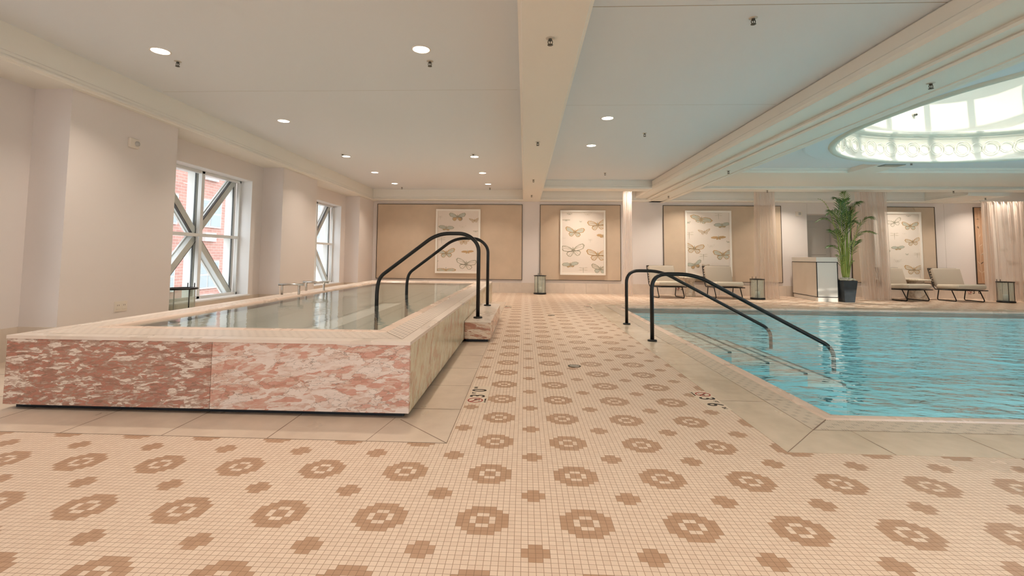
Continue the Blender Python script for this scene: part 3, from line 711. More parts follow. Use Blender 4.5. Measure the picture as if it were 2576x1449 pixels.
# ================================================================== SWIMMING POOL
pool = thing('swimming_pool', 'large in-ground swimming pool with rippling turquoise water and a perforated stone edge', 'pool', (PX0, PY0, 0))
off2 = Vector((-PX0, -PY0, 0))
def pb(mb, name, label=None):
    bmesh.ops.translate(mb.bm, verts=mb.bm.verts[:], vec=off2); o = mb.build(name, pool)
    if label: o['label'] = label
    return o
mb = MB(); a, b_, c, d = BX0, BX1, BY0, BY1; w = .115; e, f, g, h = PX0 - w, PX1 + w, PY0 - w, PY1 + w
z0, z1 = -.05, -.001
mb.prism([(a, c), (b_, c), (f, g), (e, g)], 'z', z0, z1, 'grate_pool_x'); mb.prism([(b_, c), (b_, d), (f, h), (f, g)], 'z', z0, z1, 'grate_pool')
mb.prism([(b_, d), (a, d), (e, h), (f, h)], 'z', z0, z1, 'grate_pool_x'); mb.prism([(a, d), (a, c), (e, g), (e, h)], 'z', z0, z1, 'grate_pool')
pb(mb, 'perforated_grate')
mb = MB(); strip(mb, (a, c), (e, g), .003, .0012); pb(mb, 'grate_joint')
mb = MB(); strip(mb, (a, 1.75), (e, 1.75), .002, .0012); pb(mb, 'grate_joint')
mb = MB(); lip_ring(mb, PX0, PX1, PY0, PY1, w, 0.0, -.12, 'lip'); pb(mb, 'coping')
mb = MB(); zb = -1.25
mb.box(PX0 - .02, PX1 + .02, PY0 - .02, PY1 + .02, zb - .05, zb, 'basin')
for (x0, x1, y0, y1) in ((PX0 - .03, PX0, PY0, PY1), (PX1, PX1 + .03, PY0, PY1), (PX0, PX1, PY0 - .03, PY0), (PX0, PX1, PY1, PY1 + .03)): mb.box(x0, x1, y0, y1, zb, -.03, 'basin')
pb(mb, 'basin')
for k in range(4):
    x1 = 2.70 + .45 * k; zt = -.10 - .12 * k; x0 = PX0 if k == 0 else x1 - .45
    mb = MB(); mb.box(x0, x1, 4.15, 6.5, zb, zt - .04, 'basin'); mb.box(x0, x1, 4.15, 6.5, zt - .04, zt, 'pool_step'); mb.box(x1 - .045, x1 + .002, 4.15, 6.5, zt - .02, zt + .003, 'nosing'); pb(mb, 'underwater_step')
for k, (x, y, dx, dy) in enumerate([(5.4, PY0, 0, 1), (8.0, PY0, 0, 1), (10.2, PY0, 0, 1), (PX1, 3.2, -1, 0), (PX1, 6.2, -1, 0)]):  # assumed underwater lamps, unseen, added to brighten water and ceiling
    mb = MB(); n = 24; c_ = Vector((x + dx * .004, y + dy * .004, -.62)); tv = Vector((dy, dx, 0))
    mb.loft([[c_ + (tv * math.cos(2 * PI * q / n) + Vector((0, 0, 1)) * math.sin(2 * PI * q / n)) * r + Vector((dx, dy, 0)) * o_ for q in range(n)] for r, o_ in ((.12, 0), (.12, .012), (.09, .016), (.0001, .018))], 'chrome'); pb(mb, 'fill_lamp_rim')
    ld = bpy.data.lights.new('pool_fill_lamp', 'AREA'); ld.shape = 'DISK'; ld.size = .2; ld.energy = 19; ld.color = (0.95, 0.99, 1.0)
    lo = bpy.data.objects.new('pool_fill_lamp', ld); COL.objects.link(lo); lo.location = (x + dx * .04, y + dy * .04, -.62); lo.rotation_euler = Vector((dx, dy, -.1)).to_track_quat('-Z', 'Y').to_euler()
mb = MB(); zw = -.012
mb.poly([(PX0, PY0, zw), (PX1, PY0, zw), (PX1, PY1, zw), (PX0, PY1, zw)], 'water_pool'); pb(mb, 'water')

# ================================================================== HANDRAILS
def handrail(pts, flange_pts, rad, label, r=.0245):
    base = Vector(pts[0]); t = thing('handrail', label, 'handrail', tuple(base), 0, 'curved black pool handrails')
    P = rounded([Vector(p) - base for p in pts], rad, 8)
    mb = MB(); mb.tube(P, r, 'black', 16); mb.build('rail', t)
    for fp in flange_pts:
        q = Vector(fp) - base; mb = MB(); mb.lathe([(.0, 0), (.058, 0), (.058, .012), (.052, .018), (.03, .02), (.0, .02)], q, 'black', 24, False); mb.build('flange', t)
    return t
def spa_rail(y, label):
    handrail([(-.438, y, .25), (-.438, y, 1.20), (-.60, y, 1.335), (-.98, y, 1.335), (-1.73, y, .76), (-1.76, y, .60), (-1.76, y, -.255)], [(-.438, y, .25), (-1.76, y, -.259)], .17, label)
spa_rail(4.273, 'near one of two black handrails arching over the raised spa water')
spa_rail(5.864, 'farther one of two black handrails arching over the raised spa water')
def pool_rail(y, label):
    handrail([(1.765, y, 0.0), (1.765, y, .84), (2.30, y, .84), (3.90, y, -.01), (3.97, y, -.10), (3.97, y, -.34)], [(1.765, y, 0.001)], .20, label)
pool_rail(4.24, 'near one of two black handrails sloping down into the turquoise pool')
pool_rail(5.76, 'farther one of two black handrails sloping down into the turquoise pool')
def grab(y, x0, x1, zt, label):
    t = thing('grab_bar', label, 'grab bar', (x0, y, GZ), 0, 'steel grab bars on the spa ledge')
    L = x1 - x0
    mb = MB(); mb.tube([(-.05, 0, zt - GZ), (L + .07, 0, zt - GZ)], .017, 'chrome', 12); mb.build('bar', t)
    mb = MB(); mb.tube([(0, 0, 0), (0, 0, zt - GZ)], .016, 'chrome', 12); mb.build('post', t)
    mb = MB(); mb.tube([(L, 0, -.08), (L, 0, zt - GZ)], .016, 'chrome', 12); mb.build('post', t)
grab(4.66, -3.22, -2.98, .625, 'low steel grab bar on the spa ledge, the nearer of two')
grab(5.45, -3.24, -2.96, .618, 'low steel grab bar on the spa ledge, the farther of two')

# ================================================================== WALL PANELS AND PRINTS
def wall_panel(x0, x1, z0, z1, label, mat_='fabric', bamboo=False):
    t = thing('upholstered_wall_panel', label, 'wall panel', ((x0 + x1) / 2, YB, z0), 0, 'fabric panels along the far wall')
    hw, H = (x1 - x0) / 2, z1 - z0
    mb = MB(); mb.box(-hw + .012, hw - .012, -.022, -.001, .012, H - .012, mat_); p = mb.build('fabric', t)
    if bamboo:
        mb = MB(); rnd = random.Random(int(x0 * 10))
        for s_ in range(5):
            bx = rnd.uniform(-hw + .1, hw - .1); z = .05
            pts = []
            while z < H - .1:
                pts.append((bx, z)); z += .25; bx += rnd.uniform(-.03, .03)
            for (p1, z1_), (p2, z2_) in zip(pts, pts[1:]):
                mb.poly([(p1 - .006, -.0225, z1_), (p1 + .006, -.0225, z1_), (p2 + .006, -.0225, z2_), (p2 - .006, -.0225, z2_)], 'fabric_line')
                for q in range(3):
                    a = rnd.choice((-1, 1)) * rnd.uniform(.3, 1.1); l = rnd.uniform(.08, .16); ex, ez = p2 + l * math.sin(a), z2_ + l * math.cos(a)
                    if abs(ex) < hw - .03: 
                        mx, mz = (p2 + ex) / 2, (z2_ + ez) / 2; nx, nz = math.cos(a) * .012, -math.sin(a) * .012
                        mb.poly([(p2, -.0226, z2_), (mx + nx, -.0226, mz + nz), (ex, -.0226, ez), (mx - nx, -.0226, mz - nz)], 'fabric_line')
        mb.build('embroidered_bamboo', p)
    mb = MB(); w = .014
    mb.box(-hw, hw, -.03, 0, 0, w, 'bronze'); mb.box(-hw, hw, -.03, 0, H - w, H, 'bronze'); mb.box(-hw, -hw + w, -.03, 0, w, H - w, 'bronze'); mb.box(hw - w, hw, -.03, 0, w, H - w, 'bronze'); mb.build('metal_trim', t)
wall_panel(-4.24, .085, .375, 2.595, 'wide beige fabric wall panel left of the centre beam, seen behind the spa handrails')
wall_panel(.60, 2.95, .378, 2.592, 'beige fabric wall panel with thin bronze edge behind the middle floor lantern')
wall_panel(4.168, 7.52, .378, 2.588, 'wide beige fabric wall panel behind the left pair of lounge chairs')
wall_panel(9.45, 11.78, .41, 2.575, 'fabric wall panel with pale bamboo pattern behind the right pair of lounge chairs', 'fabric', True)
wall_panel(12.84, 14.15, .41, 2.575, 'orange-tan bamboo wall panel partly veiled by the rightmost curtain', 'fabric_tan', True)

def wing(kind):
    """right-hand wing outlines (upper, lower) in a unit where the butterfly is 1 wide"""
    if kind == 'long': return [(0, .02), (.10, .07), (.32, .08), (.5, .02), (.46, -.05), (.25, -.09), (0, -.07)], [(0, -.05), (.13, -.08), (.15, -.14), (.09, -.17), (.02, -.12)]
    if kind == 'flat': return [(0, .06), (.16, .13), (.36, .13), (.5, .05), (.42, -.04), (.2, -.09), (0, -.08)], [(0, -.06), (.22, -.08), (.20, -.15), (.10, -.17), (.01, -.12)]
    if kind == 'point': return [(0, .0), (.16, .10), (.38, .19), (.5, .20), (.42, .05), (.24, -.07), (.02, -.08)], [(0, -.04), (.24, -.06), (.24, -.17), (.13, -.24), (.02, -.12)]
    return [(0, .03), (.12, .12), (.28, .2), (.43, .22), (.5, .14), (.43, .0), (.24, -.06), (.02, -.07)], [(0, -.04), (.25, -.05), (.31, -.14), (.24, -.25), (.13, -.27), (.05, -.2), (.01, -.1)]
def clip_poly(P, x0, x1, z0, z1):
    def cut(P, f, ip):
        out = []
        for a, b_ in zip(P, P[1:] + P[:1]):
            fa, fb = f(a), f(b_)
            if fa >= 0: out.append(a)
            if (fa >= 0) != (fb >= 0):
                t = fa / (fa - fb); out.append((a[0] + (b_[0] - a[0]) * t, a[1] + (b_[1] - a[1]) * t))
        return out
    for f in (lambda p: p[0] - x0, lambda p: x1 - p[0], lambda p: p[1] - z0, lambda p: z1 - p[1]):
        P = cut(P, f, None)
        if len(P) < 3: return []
    return P
def butterfly(mb, cx, cz, w, rot, kind, c_out, c_in, c_low, lim, y):
    up, lo = wing(kind); ca, sa = math.cos(rot), math.sin(rot)
    def put(poly, sgn, sc, ctr, m, yy):
        P = [(ctr[0] + (p[0] - ctr[0]) * sc, ctr[1] + (p[1] - ctr[1]) * sc) for p in poly]
        P = [(sgn * p[0] * w, p[1] * w) for p in P]; P = [(cx + p[0] * ca - p[1] * sa, cz + p[0] * sa + p[1] * ca) for p in P]
        P = clip_poly(P, *lim)
        if len(P) >= 3: mb.poly([(p[0], yy, p[1]) for p in P], m)
    for sgn in (-1, 1):
        for poly, ci in ((lo, c_low), (up, c_in)):
            cc = (sum(p[0] for p in poly) / len(poly), sum(p[1] for p in poly) / len(poly))
            put(poly, sgn, 1.0, cc, c_out, y); put(poly, sgn, .78, cc, ci, y - .0008)
            if w > .22:
                for q in range(3): # veins
                    tip = poly[2 + q] if 2 + q < len(poly) else poly[-1]; d = Vector((tip[0], tip[1], 0)).normalized(); n = (-d.y * .006, d.x * .006)
                    put([(0.02 - n[0], 0 - n[1]), (tip[0] * .9 - n[0], tip[1] * .9 - n[1]), (tip[0] * .9 + n[0], tip[1] * .9 + n[1]), (0.02 + n[0], n[1])], sgn, 1, (0, 0), c_out, y - .0012)
    put([(-.012, .12), (.012, .12), (.018, 0), (.008, -.18), (-.008, -.18), (-.018, 0)], 1, 1, (0, 0), 'ink_gr' if c_out != 'ink_pale' else 'ink_pale', y - .0016)
def dragonfly(mb, cx, cz, w, lim, y, m='ink_pale'):
    def put(P, mm):
        P = clip_poly([(cx + p[0] * w, cz + p[1] * w) for p in P], *lim)
        if len(P) >= 3: mb.poly([(p[0], y, p[1]) for p in P], mm)
    for s_ in (-1, 1):
        for dz, up in ((.12, .06), (-.02, -.04)): put([(0, dz - .02), (s_ * .25, dz + up - .05), (s_ * .5, dz + up), (s_ * .3, dz + up + .05), (0, dz + .02)], m)
    put([(-.02, .2), (.02, .2), (.025, 0), (.01, -.5), (-.01, -.5), (-.025, 0)], 'ink_gr')
def framed_print(x0, x1, z0, z1, items, label):
    t = thing('framed_print', label, 'framed print', ((x0 + x1) / 2, YB - .03, z0), 0, 'butterfly prints on the far wall')
    hw, H, fw = (x1 - x0) / 2, z1 - z0, .055
    mb = MB()
    for (a, b_, c, d) in ((-hw, hw, 0, fw), (-hw, hw, H - fw, H), (-hw, -hw + fw, fw, H - fw), (hw - fw, hw, fw, H - fw)): mb.box(a, b_, -.055, 0, c, d, 'frame_white', .003)
    mb.build('frame', t)
    mb = MB(); ix, iz0, iz1 = hw - fw, fw, H - fw
    mb.poly([(-ix, -.028, iz0), (ix, -.028, iz0), (ix, -.028, iz1), (-ix, -.028, iz1)], 'paper')
    lim = (-ix + .002, ix - .002, iz0 + .002, iz1 - .002)
    W_, H_ = 2 * ix, iz1 - iz0
    for k, (u, v, w, kind, style, rot) in enumerate(items):
        cx, cz = -ix + u * W_, iz1 - v * H_; yy = -.029 - .0001 * k
        if kind == 'dragon': dragonfly(mb, cx, cz, w * W_, lim, yy); continue
        c = {'bo': ('ink_or', 'ink_bl', 'ink_bl'), 'oo': ('ink_or', 'ink_pale', 'ink_pale'), 'go': ('ink_gr', 'ink_bl', 'ink_or'), 'or': ('ink_or', 'ink_or', 'ink_or'), 'pp': ('ink_pale', 'paper', 'paper'),
             'gg': ('ink_gr', 'ink_pale', 'ink_bl'), 'ob': ('ink_or', 'ink_bl', 'ink_or'), 'sp': ('ink_gr', 'paper', 'paper')}[style]
        butterfly(mb, cx, cz, w * W_, rot, kind, c[0], c[1], c[2], lim, yy)
    mb.build('print', t)
framed_print(-2.47, -1.15, .553, 2.44, [(.48, .09, .42, 'std', 'go', 0), (.06, .10, .12, 'dragon', '', 0), (.90, .15, .27, 'point', 'oo', .1), (.21, .28, .40, 'flat', 'go', -.08), (.61, .26, .17, 'point', 'pp', 0),
    (.93, .335, .13, 'flat', 'gg', 0), (.1, .47, .22, 'dragon', '', 0), (.64, .5, .30, 'std', 'oo', 0), (.22, .69, .45, 'std', 'bo', .08), (.74, .67, .31, 'long', 'or', .05), (.71, .87, .52, 'std', 'sp', -.12), (.22, .975, .5, 'long', 'ob', 0), (.01, .83, .06, 'std', 'gg', 0)],
    'white-framed butterfly print seen through the spa handrails')
framed_print(1.188, 2.50, .54, 2.427, [(.18, .03, .14, 'flat', 'gg', 0), (.62, .03, .2, 'point', 'pp', 0), (.1, .13, .19, 'long', 'gg', 0), (.45, .155, .07, 'std', 'gg', 0), (.86, .2, .5, 'std', 'oo', .12), (.31, .32, .48, 'std', 'bo', -.1),
    (.98, .385, .3, 'flat', 'or', 0), (.68, .46, .12, 'dragon', '', 0), (.27, .62, .58, 'std', 'sp', .12), (.86, .69, .56, 'std', 'oo', 0), (.2, .86, .42, 'flat', 'go', .1), (.51, .94, .24, 'dragon', '', 0), (.92, .92, .45, 'std', 'gg', -.1), (.05, .43, .1, 'flat', 'pp', 0)],
    'white-framed butterfly print above the middle floor lantern')
framed_print(4.78, 6.09, .54, 2.434, [(.34, .11, .56, 'flat', 'bo', -.22), (.75, .04, .2, 'dragon', '', 0), (.03, .16, .12, 'std', 'gg', 0), (.83, .20, .4, 'flat', 'go', .1), (.41, .31, .30, 'point', 'oo', .12), (.05, .35, .24, 'dragon', '', 0), (.74, .40, .36, 'long', 'or', .05),
    (.97, .47, .1, 'std', 'gg', 0), (.17, .575, .48, 'std', 'oo', -.1), (.56, .54, .18, 'point', 'pp', 0), (.84, .67, .48, 'std', 'bo', .05), (.38, .7, .22, 'dragon', '', 0), (.17, .84, .36, 'std', 'go', .3), (.43, .86, .18, 'std', 'oo', 0)],
    'white-framed butterfly print above the left pair of lounge chairs')
framed_print(10.05, 11.36, .50, 2.424, [(.44, .13, .36, 'std', 'sp', .3), (.80, .18, .40, 'std', 'bo', -.02), (.77, .03, .12, 'flat', 'gg', 0), (.43, .33, .22, 'dragon', '', 0), (.66, .31, .1, 'flat', 'pp', 0), (.84, .43, .36, 'std', 'oo', .15), (.5, .53, .32, 'flat', 'go', .08), (.7, .63, .08, 'std', 'gg', 0),
    (.93, .63, .16, 'dragon', '', 0), (.48, .73, .18, 'point', 'pp', 0), (.84, .86, .44, 'std', 'oo', 0), (.15, .25, .2, 'std', 'bo', 0), (.2, .6, .25, 'std', 'go', 0)],
    'white-framed butterfly print above the right pair of lounge chairs')
framed_print(13.3, 14.1, .50, 2.424, [(.4, .13, .5, 'std', 'gg', .3), (.75, .35, .5, 'std', 'bo', 0), (.3, .55, .4, 'flat', 'go', 0), (.65, .75, .5, 'std', 'oo', 0)],
    'butterfly print showing faintly through the rightmost sheer curtain')

# ================================================================== CURTAINS
def curtain(cx, cy, w_top, w_bot, depth, label, h=2.76, n=14, seed=1, lean=0.0):
    rnd = random.Random(seed); ph = [rnd.uniform(0, 6) for _ in range(4)]
    t = thing('sheer_curtain', label, 'curtain', (cx, cy, 0), 0, 'sheer pinkish curtains by the lounge')
    cols = n * 10; rows = 14; rings = []
    for r in range(rows + 1):
        z = .012 + (h - .012) * r / rows; f = 1 - r / rows; w = w_top + (w_bot - w_top) * f ** 1.4; rr = []
        for c in range(cols + 1):
            s_ = c / cols; a = s_ * n * 2 * PI
            x = (s_ - .5) * w + lean * f + .012 * math.sin(a * .5 + ph[0]) * w
            y = depth * (math.sin(a + .6 * math.sin(s_ * 9 + ph[1]) + .25 * math.sin(z * 2 + ph[2])) * (.6 + .3 * math.sin(s_ * 13 + ph[3]))) + .05 * math.sin(s_ * 5 + ph[2]) * f
            rr.append((x, y, z))
        rings.append(rr)
    mb = MB(); mb.loft(rings, 'sheer', close=False); mb.build('fabric', t)
    mb = MB(); mb.box(-w_top / 2 - .03, w_top / 2 + .03, -.015, .015, h, h + .02, 'mould'); mb.build('ceiling_track', t)
curtain(2.955, 11.3, .25, .29, .05, 'narrow gathered sheer curtain beside the panel behind the pool handrails', 2.97, 6, 1, .0)
curtain(6.60, 11.25, .52, .60, .06, 'gathered sheer curtain left of the white host desk, behind a floor lantern', 2.97, 13, 2, .0)
curtain(9.30, 11.15, .80, .72, .08, 'wide sheer curtain between the potted palm and the right lounge chairs', 2.97, 12, 3, .10)
curtain(13.05, 11.2, 1.75, 1.7, .06, 'broad sheer curtain at the right edge of the room veiling a print', 2.62, 22, 4, .0)

# ================================================================== LANTERNS
def make_lantern():
    t = thing('floor_lantern', '', 'lantern', (0, 0, 0), 0, 'glass floor lanterns with black metal rims')
    mb = MB(); mb.lathe([(.0, 0), (.175, 0), (.18, .008), (.18, .035), (.165, .045), (.0, .045)], (0, 0, 0), 'black', 40, False); mb.build('base', t)
    mb = MB(); mb.lathe([(.150, .045), (.150, .515)], (0, 0, 0), 'glass_lamp', 40, False); mb.lathe([(.146, .045), (.146, .515)], (0, 0, 0), 'glass_lamp', 40, False); mb.build('glass_cylinder', t)
    mb = MB()
    rings = []
    for (r, z) in ((.135, .512), (.178, .512), (.18, .52), (.178, .532), (.135, .532), (.135, .512)): rings.append([(r * math.cos(2 * PI * k / 40), r * math.sin(2 * PI * k / 40), z) for k in range(40)])
    mb.loft(rings, 'black'); mb.build('top_rim', t)
    for k in range(4):
        a = PI / 4 + PI / 2 * k + .35; mb = MB(); mb.tube([(.165 * math.cos(a), .165 * math.sin(a), .04), (.165 * math.cos(a), .165 * math.sin(a), .52)], .006, 'black', 8); mb.build('rod', t)
    for s_ in (-1, 1):
        mb = MB(); mb.tube([(.045 * s_, .17, .53), (.045 * s_, .17, .585)], .006, 'black', 8); mb.build('top_post', t)
    mb = MB(); mb.lathe([(.0, .045), (.055, .045), (.055, .20), (.05, .205), (.0, .205)], (0, 0, 0), 'candle', 24, False); mb.build('candle', t)
    return t
lan = make_lantern()
LN = [(.598, 11.85, 1.0, 'glass floor lantern standing alone against the far wall below the centre beam'), (6.25, 11.0, 1.0, 'glass floor lantern between the second lounge chair and a sheer curtain'),
      (12.47, 11.0, 1.0, 'glass floor lantern at the far right beside the broad sheer curtain'), (-4.53, 4.48, 1.08, 'glass floor lantern under the large braced window, half hidden by the spa')]
for k, (x, y, s_, lb) in enumerate(LN):
    o = lan if k == 0 else copy_tree(lan); o.location = (x, y, 0); o.scale = (s_, s_, s_); o['label'] = lb

# ================================================================== LOUNGE CHAIRS AND TABLES
def make_chair():
    t = thing('lounge_chair', '', 'lounge chair', (0, 0, 0), 0, 'low lounge chairs at the far side of the pool')
    w = .37
    def rbox(mb, m, c, sx, sy, sz, tilt, bev):
        R_ = Matrix.Rotation(tilt, 3, 'X'); mb.box(c[0] - sx, c[0] + sx, c[1] - sy, c[1] + sy, c[2] - sz, c[2] + sz, m, 0, R_, c)
        es = list({e for f in mb.bm.faces for e in f.edges}); bmesh.ops.bevel(mb.bm, geom=es, offset=bev, segments=4, profile=.5, affect='EDGES')
        for f in mb.bm.faces: f.smooth = True
    mb = MB(); rbox(mb, 'cushion_seat', (0, -.06, .372), w - .005, .34, .062, -.05, .05); mb.build('seat_cushion', t)
    mb = MB(); rbox(mb, 'cushion', (0, .335, .60), w - .01, .05, .25, -.27, .035); mb.build('back_cushion', t)
    mb = MB()
    for k in range(7):
        z = .40 + .068 * k; y = .335 + (z - .59) * .31 + .06
        mb.box(-w, w, y - .008, y + .008, z - .022, z + .022, 'rope', .004)
    mb.build('back_slats', t)
    mb = MB()
    for k in range(6): 
        y = -.36 + .12 * k; mb.box(-w, w, y - .03, y + .03, .288, .302, 'rope', .003)
    for s_ in (-1, 1): mb.tube([(s_ * w, -.40, .30), (s_ * w, .27, .285), (s_ * w, .34, .36), (s_ * w, .50, .84)], .012, 'black', 10)
    mb.tube([(-w, .50, .84), (w, .50, .84)], .011, 'black', 10); mb.tube([(-w, -.40, .30), (w, -.40, .30)], .012, 'black', 10)
    mb.build('frame', t)
    for s_ in (-1, 1):
        mb = MB(); mb.tube(rounded([(s_ * (w - .03), -.20, .29), (s_ * (w - .03), -.34, .013), (s_ * (w - .03), .26, .013), (s_ * (w - .03), .20, .29)], .06, 6), .012, 'black', 10); mb.build('sled_leg', t)
    return t
ch = make_chair()
CH = [(3.99, 11.28, .10, 'leftmost low lounge chair, partly hidden behind the pool handrails'), (5.50, 11.28, .02, 'low lounge chair to the right of the left round side table'),
      (10.22, 11.30, .22, 'low lounge chair partly covered by the edge of a sheer curtain'), (11.56, 11.28, -.02, 'rightmost low lounge chair, near the right floor lantern')]
for k, (x, y, a, lb) in enumerate(CH):
    o = ch if k == 0 else copy_tree(ch); o.location = (x, y, 0); o.rotation_euler = (0, 0, a); o['label'] = lb
def side_table(x, y, label, conical):
    t = thing('side_table', label, 'side table', (x, y, 0), 0, 'round stone side tables')
    mb = MB(); mb.lathe([(0, .50), (.285, .50), (.30, .51), (.30, .535), (.29, .545), (0, .545)], (0, 0, 0), 'table_stone', 40, False); mb.build('table_top', t)
    mb = MB()
    prof = [(0, 0), (.24, 0), (.245, .02), (.20, .25), (.15, .50), (0, .50)] if conical else [(0, 0), (.13, 0), (.14, .03), (.115, .2), (.10, .34), (.13, .44), (.2, .50), (0, .50)]
    mb.lathe(prof, (0, 0, 0), 'table_stone', 32, False); mb.build('pedestal', t)
side_table(4.75, 11.70, 'round stone side table between the two left lounge chairs', False)
side_table(10.87, 11.74, 'round stone side table between the two right lounge chairs', True)

# ================================================================== HOST DESK
ds = thing('host_desk', 'white podium desk with black metal edging just left of the potted palm', 'desk', (7.52, 10.57, 0), math.radians(-7))
mb = MB(); mb.box(.006, .484, .006, 1.44, .112, .99, 'white'); mb.build('cabinet_body', ds)
mb = MB(); mb.box(-.002, .004, .012, 1.434, .13, .975, 'desk_side'); mb.build('side_panel', ds)
mb = MB(); mb.box(-.004, .494, -.004, 1.45, .994, 1.112, 'white', .004); mb.build('desk_top', ds)
mb = MB(); mb.box(.02, .47, .01, 1.42, 0, .108, 'white'); mb.build('plinth', ds)
mb = MB(); e_ = .014
for xx in (0, .49 - e_):
    for yy in (0, 1.446 - e_): mb.box(xx - .003, xx + e_, yy - .003, yy + e_, .104, .994, 'black')
for zz in (.104, .980):
    mb.box(-.003, .493, -.004, e_ - .004, zz, zz + e_, 'black'); mb.box(-.003, .493, 1.446 - e_, 1.45, zz, zz + e_, 'black')
    mb.box(-.004, e_ - .004, 0, 1.446, zz, zz + e_, 'black'); mb.box(.49 - e_ + .004, .494, 0, 1.446, zz, zz + e_, 'black')
mb.build('metal_edging', ds)

# ================================================================== POTTED PALM
pp = thing('potted_palm', 'tall green palm in a tapered charcoal planter topped with white pebbles', 'plant', (8.19, 10.50, 0))
mb = MB(); 
def sq(h, z): return [(-h, -h, z), (h, -h, z), (h, h, z), (-h, h, z)]
mb.loft([sq(.118, 0), sq(.17, .535), sq(.155, .535), sq(.15, .53)], 'pot', smooth=False); mb.poly(sq(.118, 0), 'pot'); mb.poly(sq(.15, .53), 'pebble'); mb.build('planter', pp)
mb = MB(); rnd = random.Random(3)
for k in range(170):
    a = rnd.uniform(0, 2 * PI); r = .16 * math.sqrt(rnd.random()); x, y = max(-.15, min(.15, r * 1.15 * math.cos(a))), max(-.15, min(.15, r * 1.15 * math.sin(a))); z = .545 + .07 * (1 - r / .16) + .015 * rnd.random(); q = rnd.uniform(.014, .024)
    mb.lathe([(.3 * q, -q * .8), (.9 * q, -q * .4), (q, 0), (.8 * q, q * .5), (.2 * q, q * .75)], (x, y, z), 'pebble', 7, True)
po = mb.build('pebble_mulch', pp); po['kind'] = 'stuff'
fr_specs = []   # tip dx, dy, z, base z, droop, leaflet length
tips = [(-.01, 0, 2.74, .25, .26), (-.64, -.05, 2.57, .02, .05), (-.60, .1, 2.02, .75, .27), (-.50, -.2, 2.24, .55, .26), (.48, .05, 2.50, .25, .27), (.64, -.1, 2.08, .45, .27), (.74, .0, 1.72, .55, .27), (.36, .3, 2.28, .4, .25),
        (-.36, .1, 1.36, .35, .25), (-.16, -.2, 2.50, .25, .26), (.20, -.2, 2.42, .3, .26), (-.40, -.1, 1.74, .5, .27), (.14, .15, 2.58, .25, .25), (.46, .2, 1.50, .4, .24), (-.25, -.2, 1.14, .2, .2), (.28, .1, 1.02, .12, .08), (-.24, .25, 2.2, .5, .26), (.12, -.3, 1.95, .5, .26), (-.1, .2, 2.62, .2, .24)]
st_mb = MB(); lf = [MB(), MB()]
for k, (dx, dy, tz, arch, ll) in enumerate(tips):
    bx, by = .05 * math.cos(k * 2.4), .05 * math.sin(k * 2.4); zs = .55
    split = min(1.55, tz * .55 + .15) if tz > 1.3 else .75
    P0, P1, P2 = Vector((bx, by, zs)), Vector((bx * 1.6 + dx * .12, by * 1.6 + dy * .12, split)), Vector((dx, dy, tz))
    ctrl = Vector((P1.x + dx * .28, P1.y + dy * .28, min(tz + arch * .35, max(tz, split) + .3)))
    pts_ = [P0.lerp(P1, q / 4) for q in range(4)]; fro = []
    for q in range(15):
        t = q / 14; fro.append(P1 * (1 - t) ** 2 + ctrl * 2 * t * (1 - t) + P2 * t * t)
    st_mb.tube(pts_ + fro, .01, 'stem', 6, True, [.013] * 4 + [.009 * (1 - .75 * q / 14) for q in range(15)])
    mbk = lf[0]; nm = 'leaf2' if k in (1, 14, 15, 0) else 'leaf'
    nl = 26 if ll > .2 else 10
    for q in range(nl):
        t = .16 + .84 * q / (nl - 1); i = min(13, int(t * 14)); p = fro[i].lerp(fro[i + 1], t * 14 - i); d = (fro[i + 1] - fro[i]).normalized()
        side = d.cross(Vector((0, 0, 1))); side = side.normalized() if side.length > .15 else Vector((1, 0, 0))
        L = ll * (.55 + .45 * math.sin(PI * min(1, t * 1.15))) * (1.0 if t < .9 else .6)
        for s_ in (-1, 1):
            dd = (side * s_ * .62 + d * .85 + Vector((rnd.uniform(-.12, .12), rnd.uniform(-.12, .12), rnd.uniform(-.15, .1)))).normalized()
            tip = p + dd * L + Vector((0, 0, -L * .16)); mid = p + dd * L * .5 + Vector((0, 0, .01)); wv = d * .0105; up_ = Vector((0, 0, .004))
            mbk.poly([p - wv * .5, mid - wv, mid + up_, p + wv * .2], nm); mbk.poly([mid - wv, tip, mid + up_], nm); mbk.poly([p + wv * .2, mid + up_, mid + wv, p + wv * .9], nm); mbk.poly([mid + up_, tip, mid + wv], nm)
for a in range(5):
    st_mb.tube([(.035 * math.cos(a * 1.3), .035 * math.sin(a * 1.3), .52), (.045 * math.cos(a * 1.3), .045 * math.sin(a * 1.3), 1.15), (.06 * math.cos(a * 1.3), .06 * math.sin(a * 1.3), 1.6)], .015, 'stem', 7)
st_mb.build('stems', pp); lf[0].build('foliage', pp)

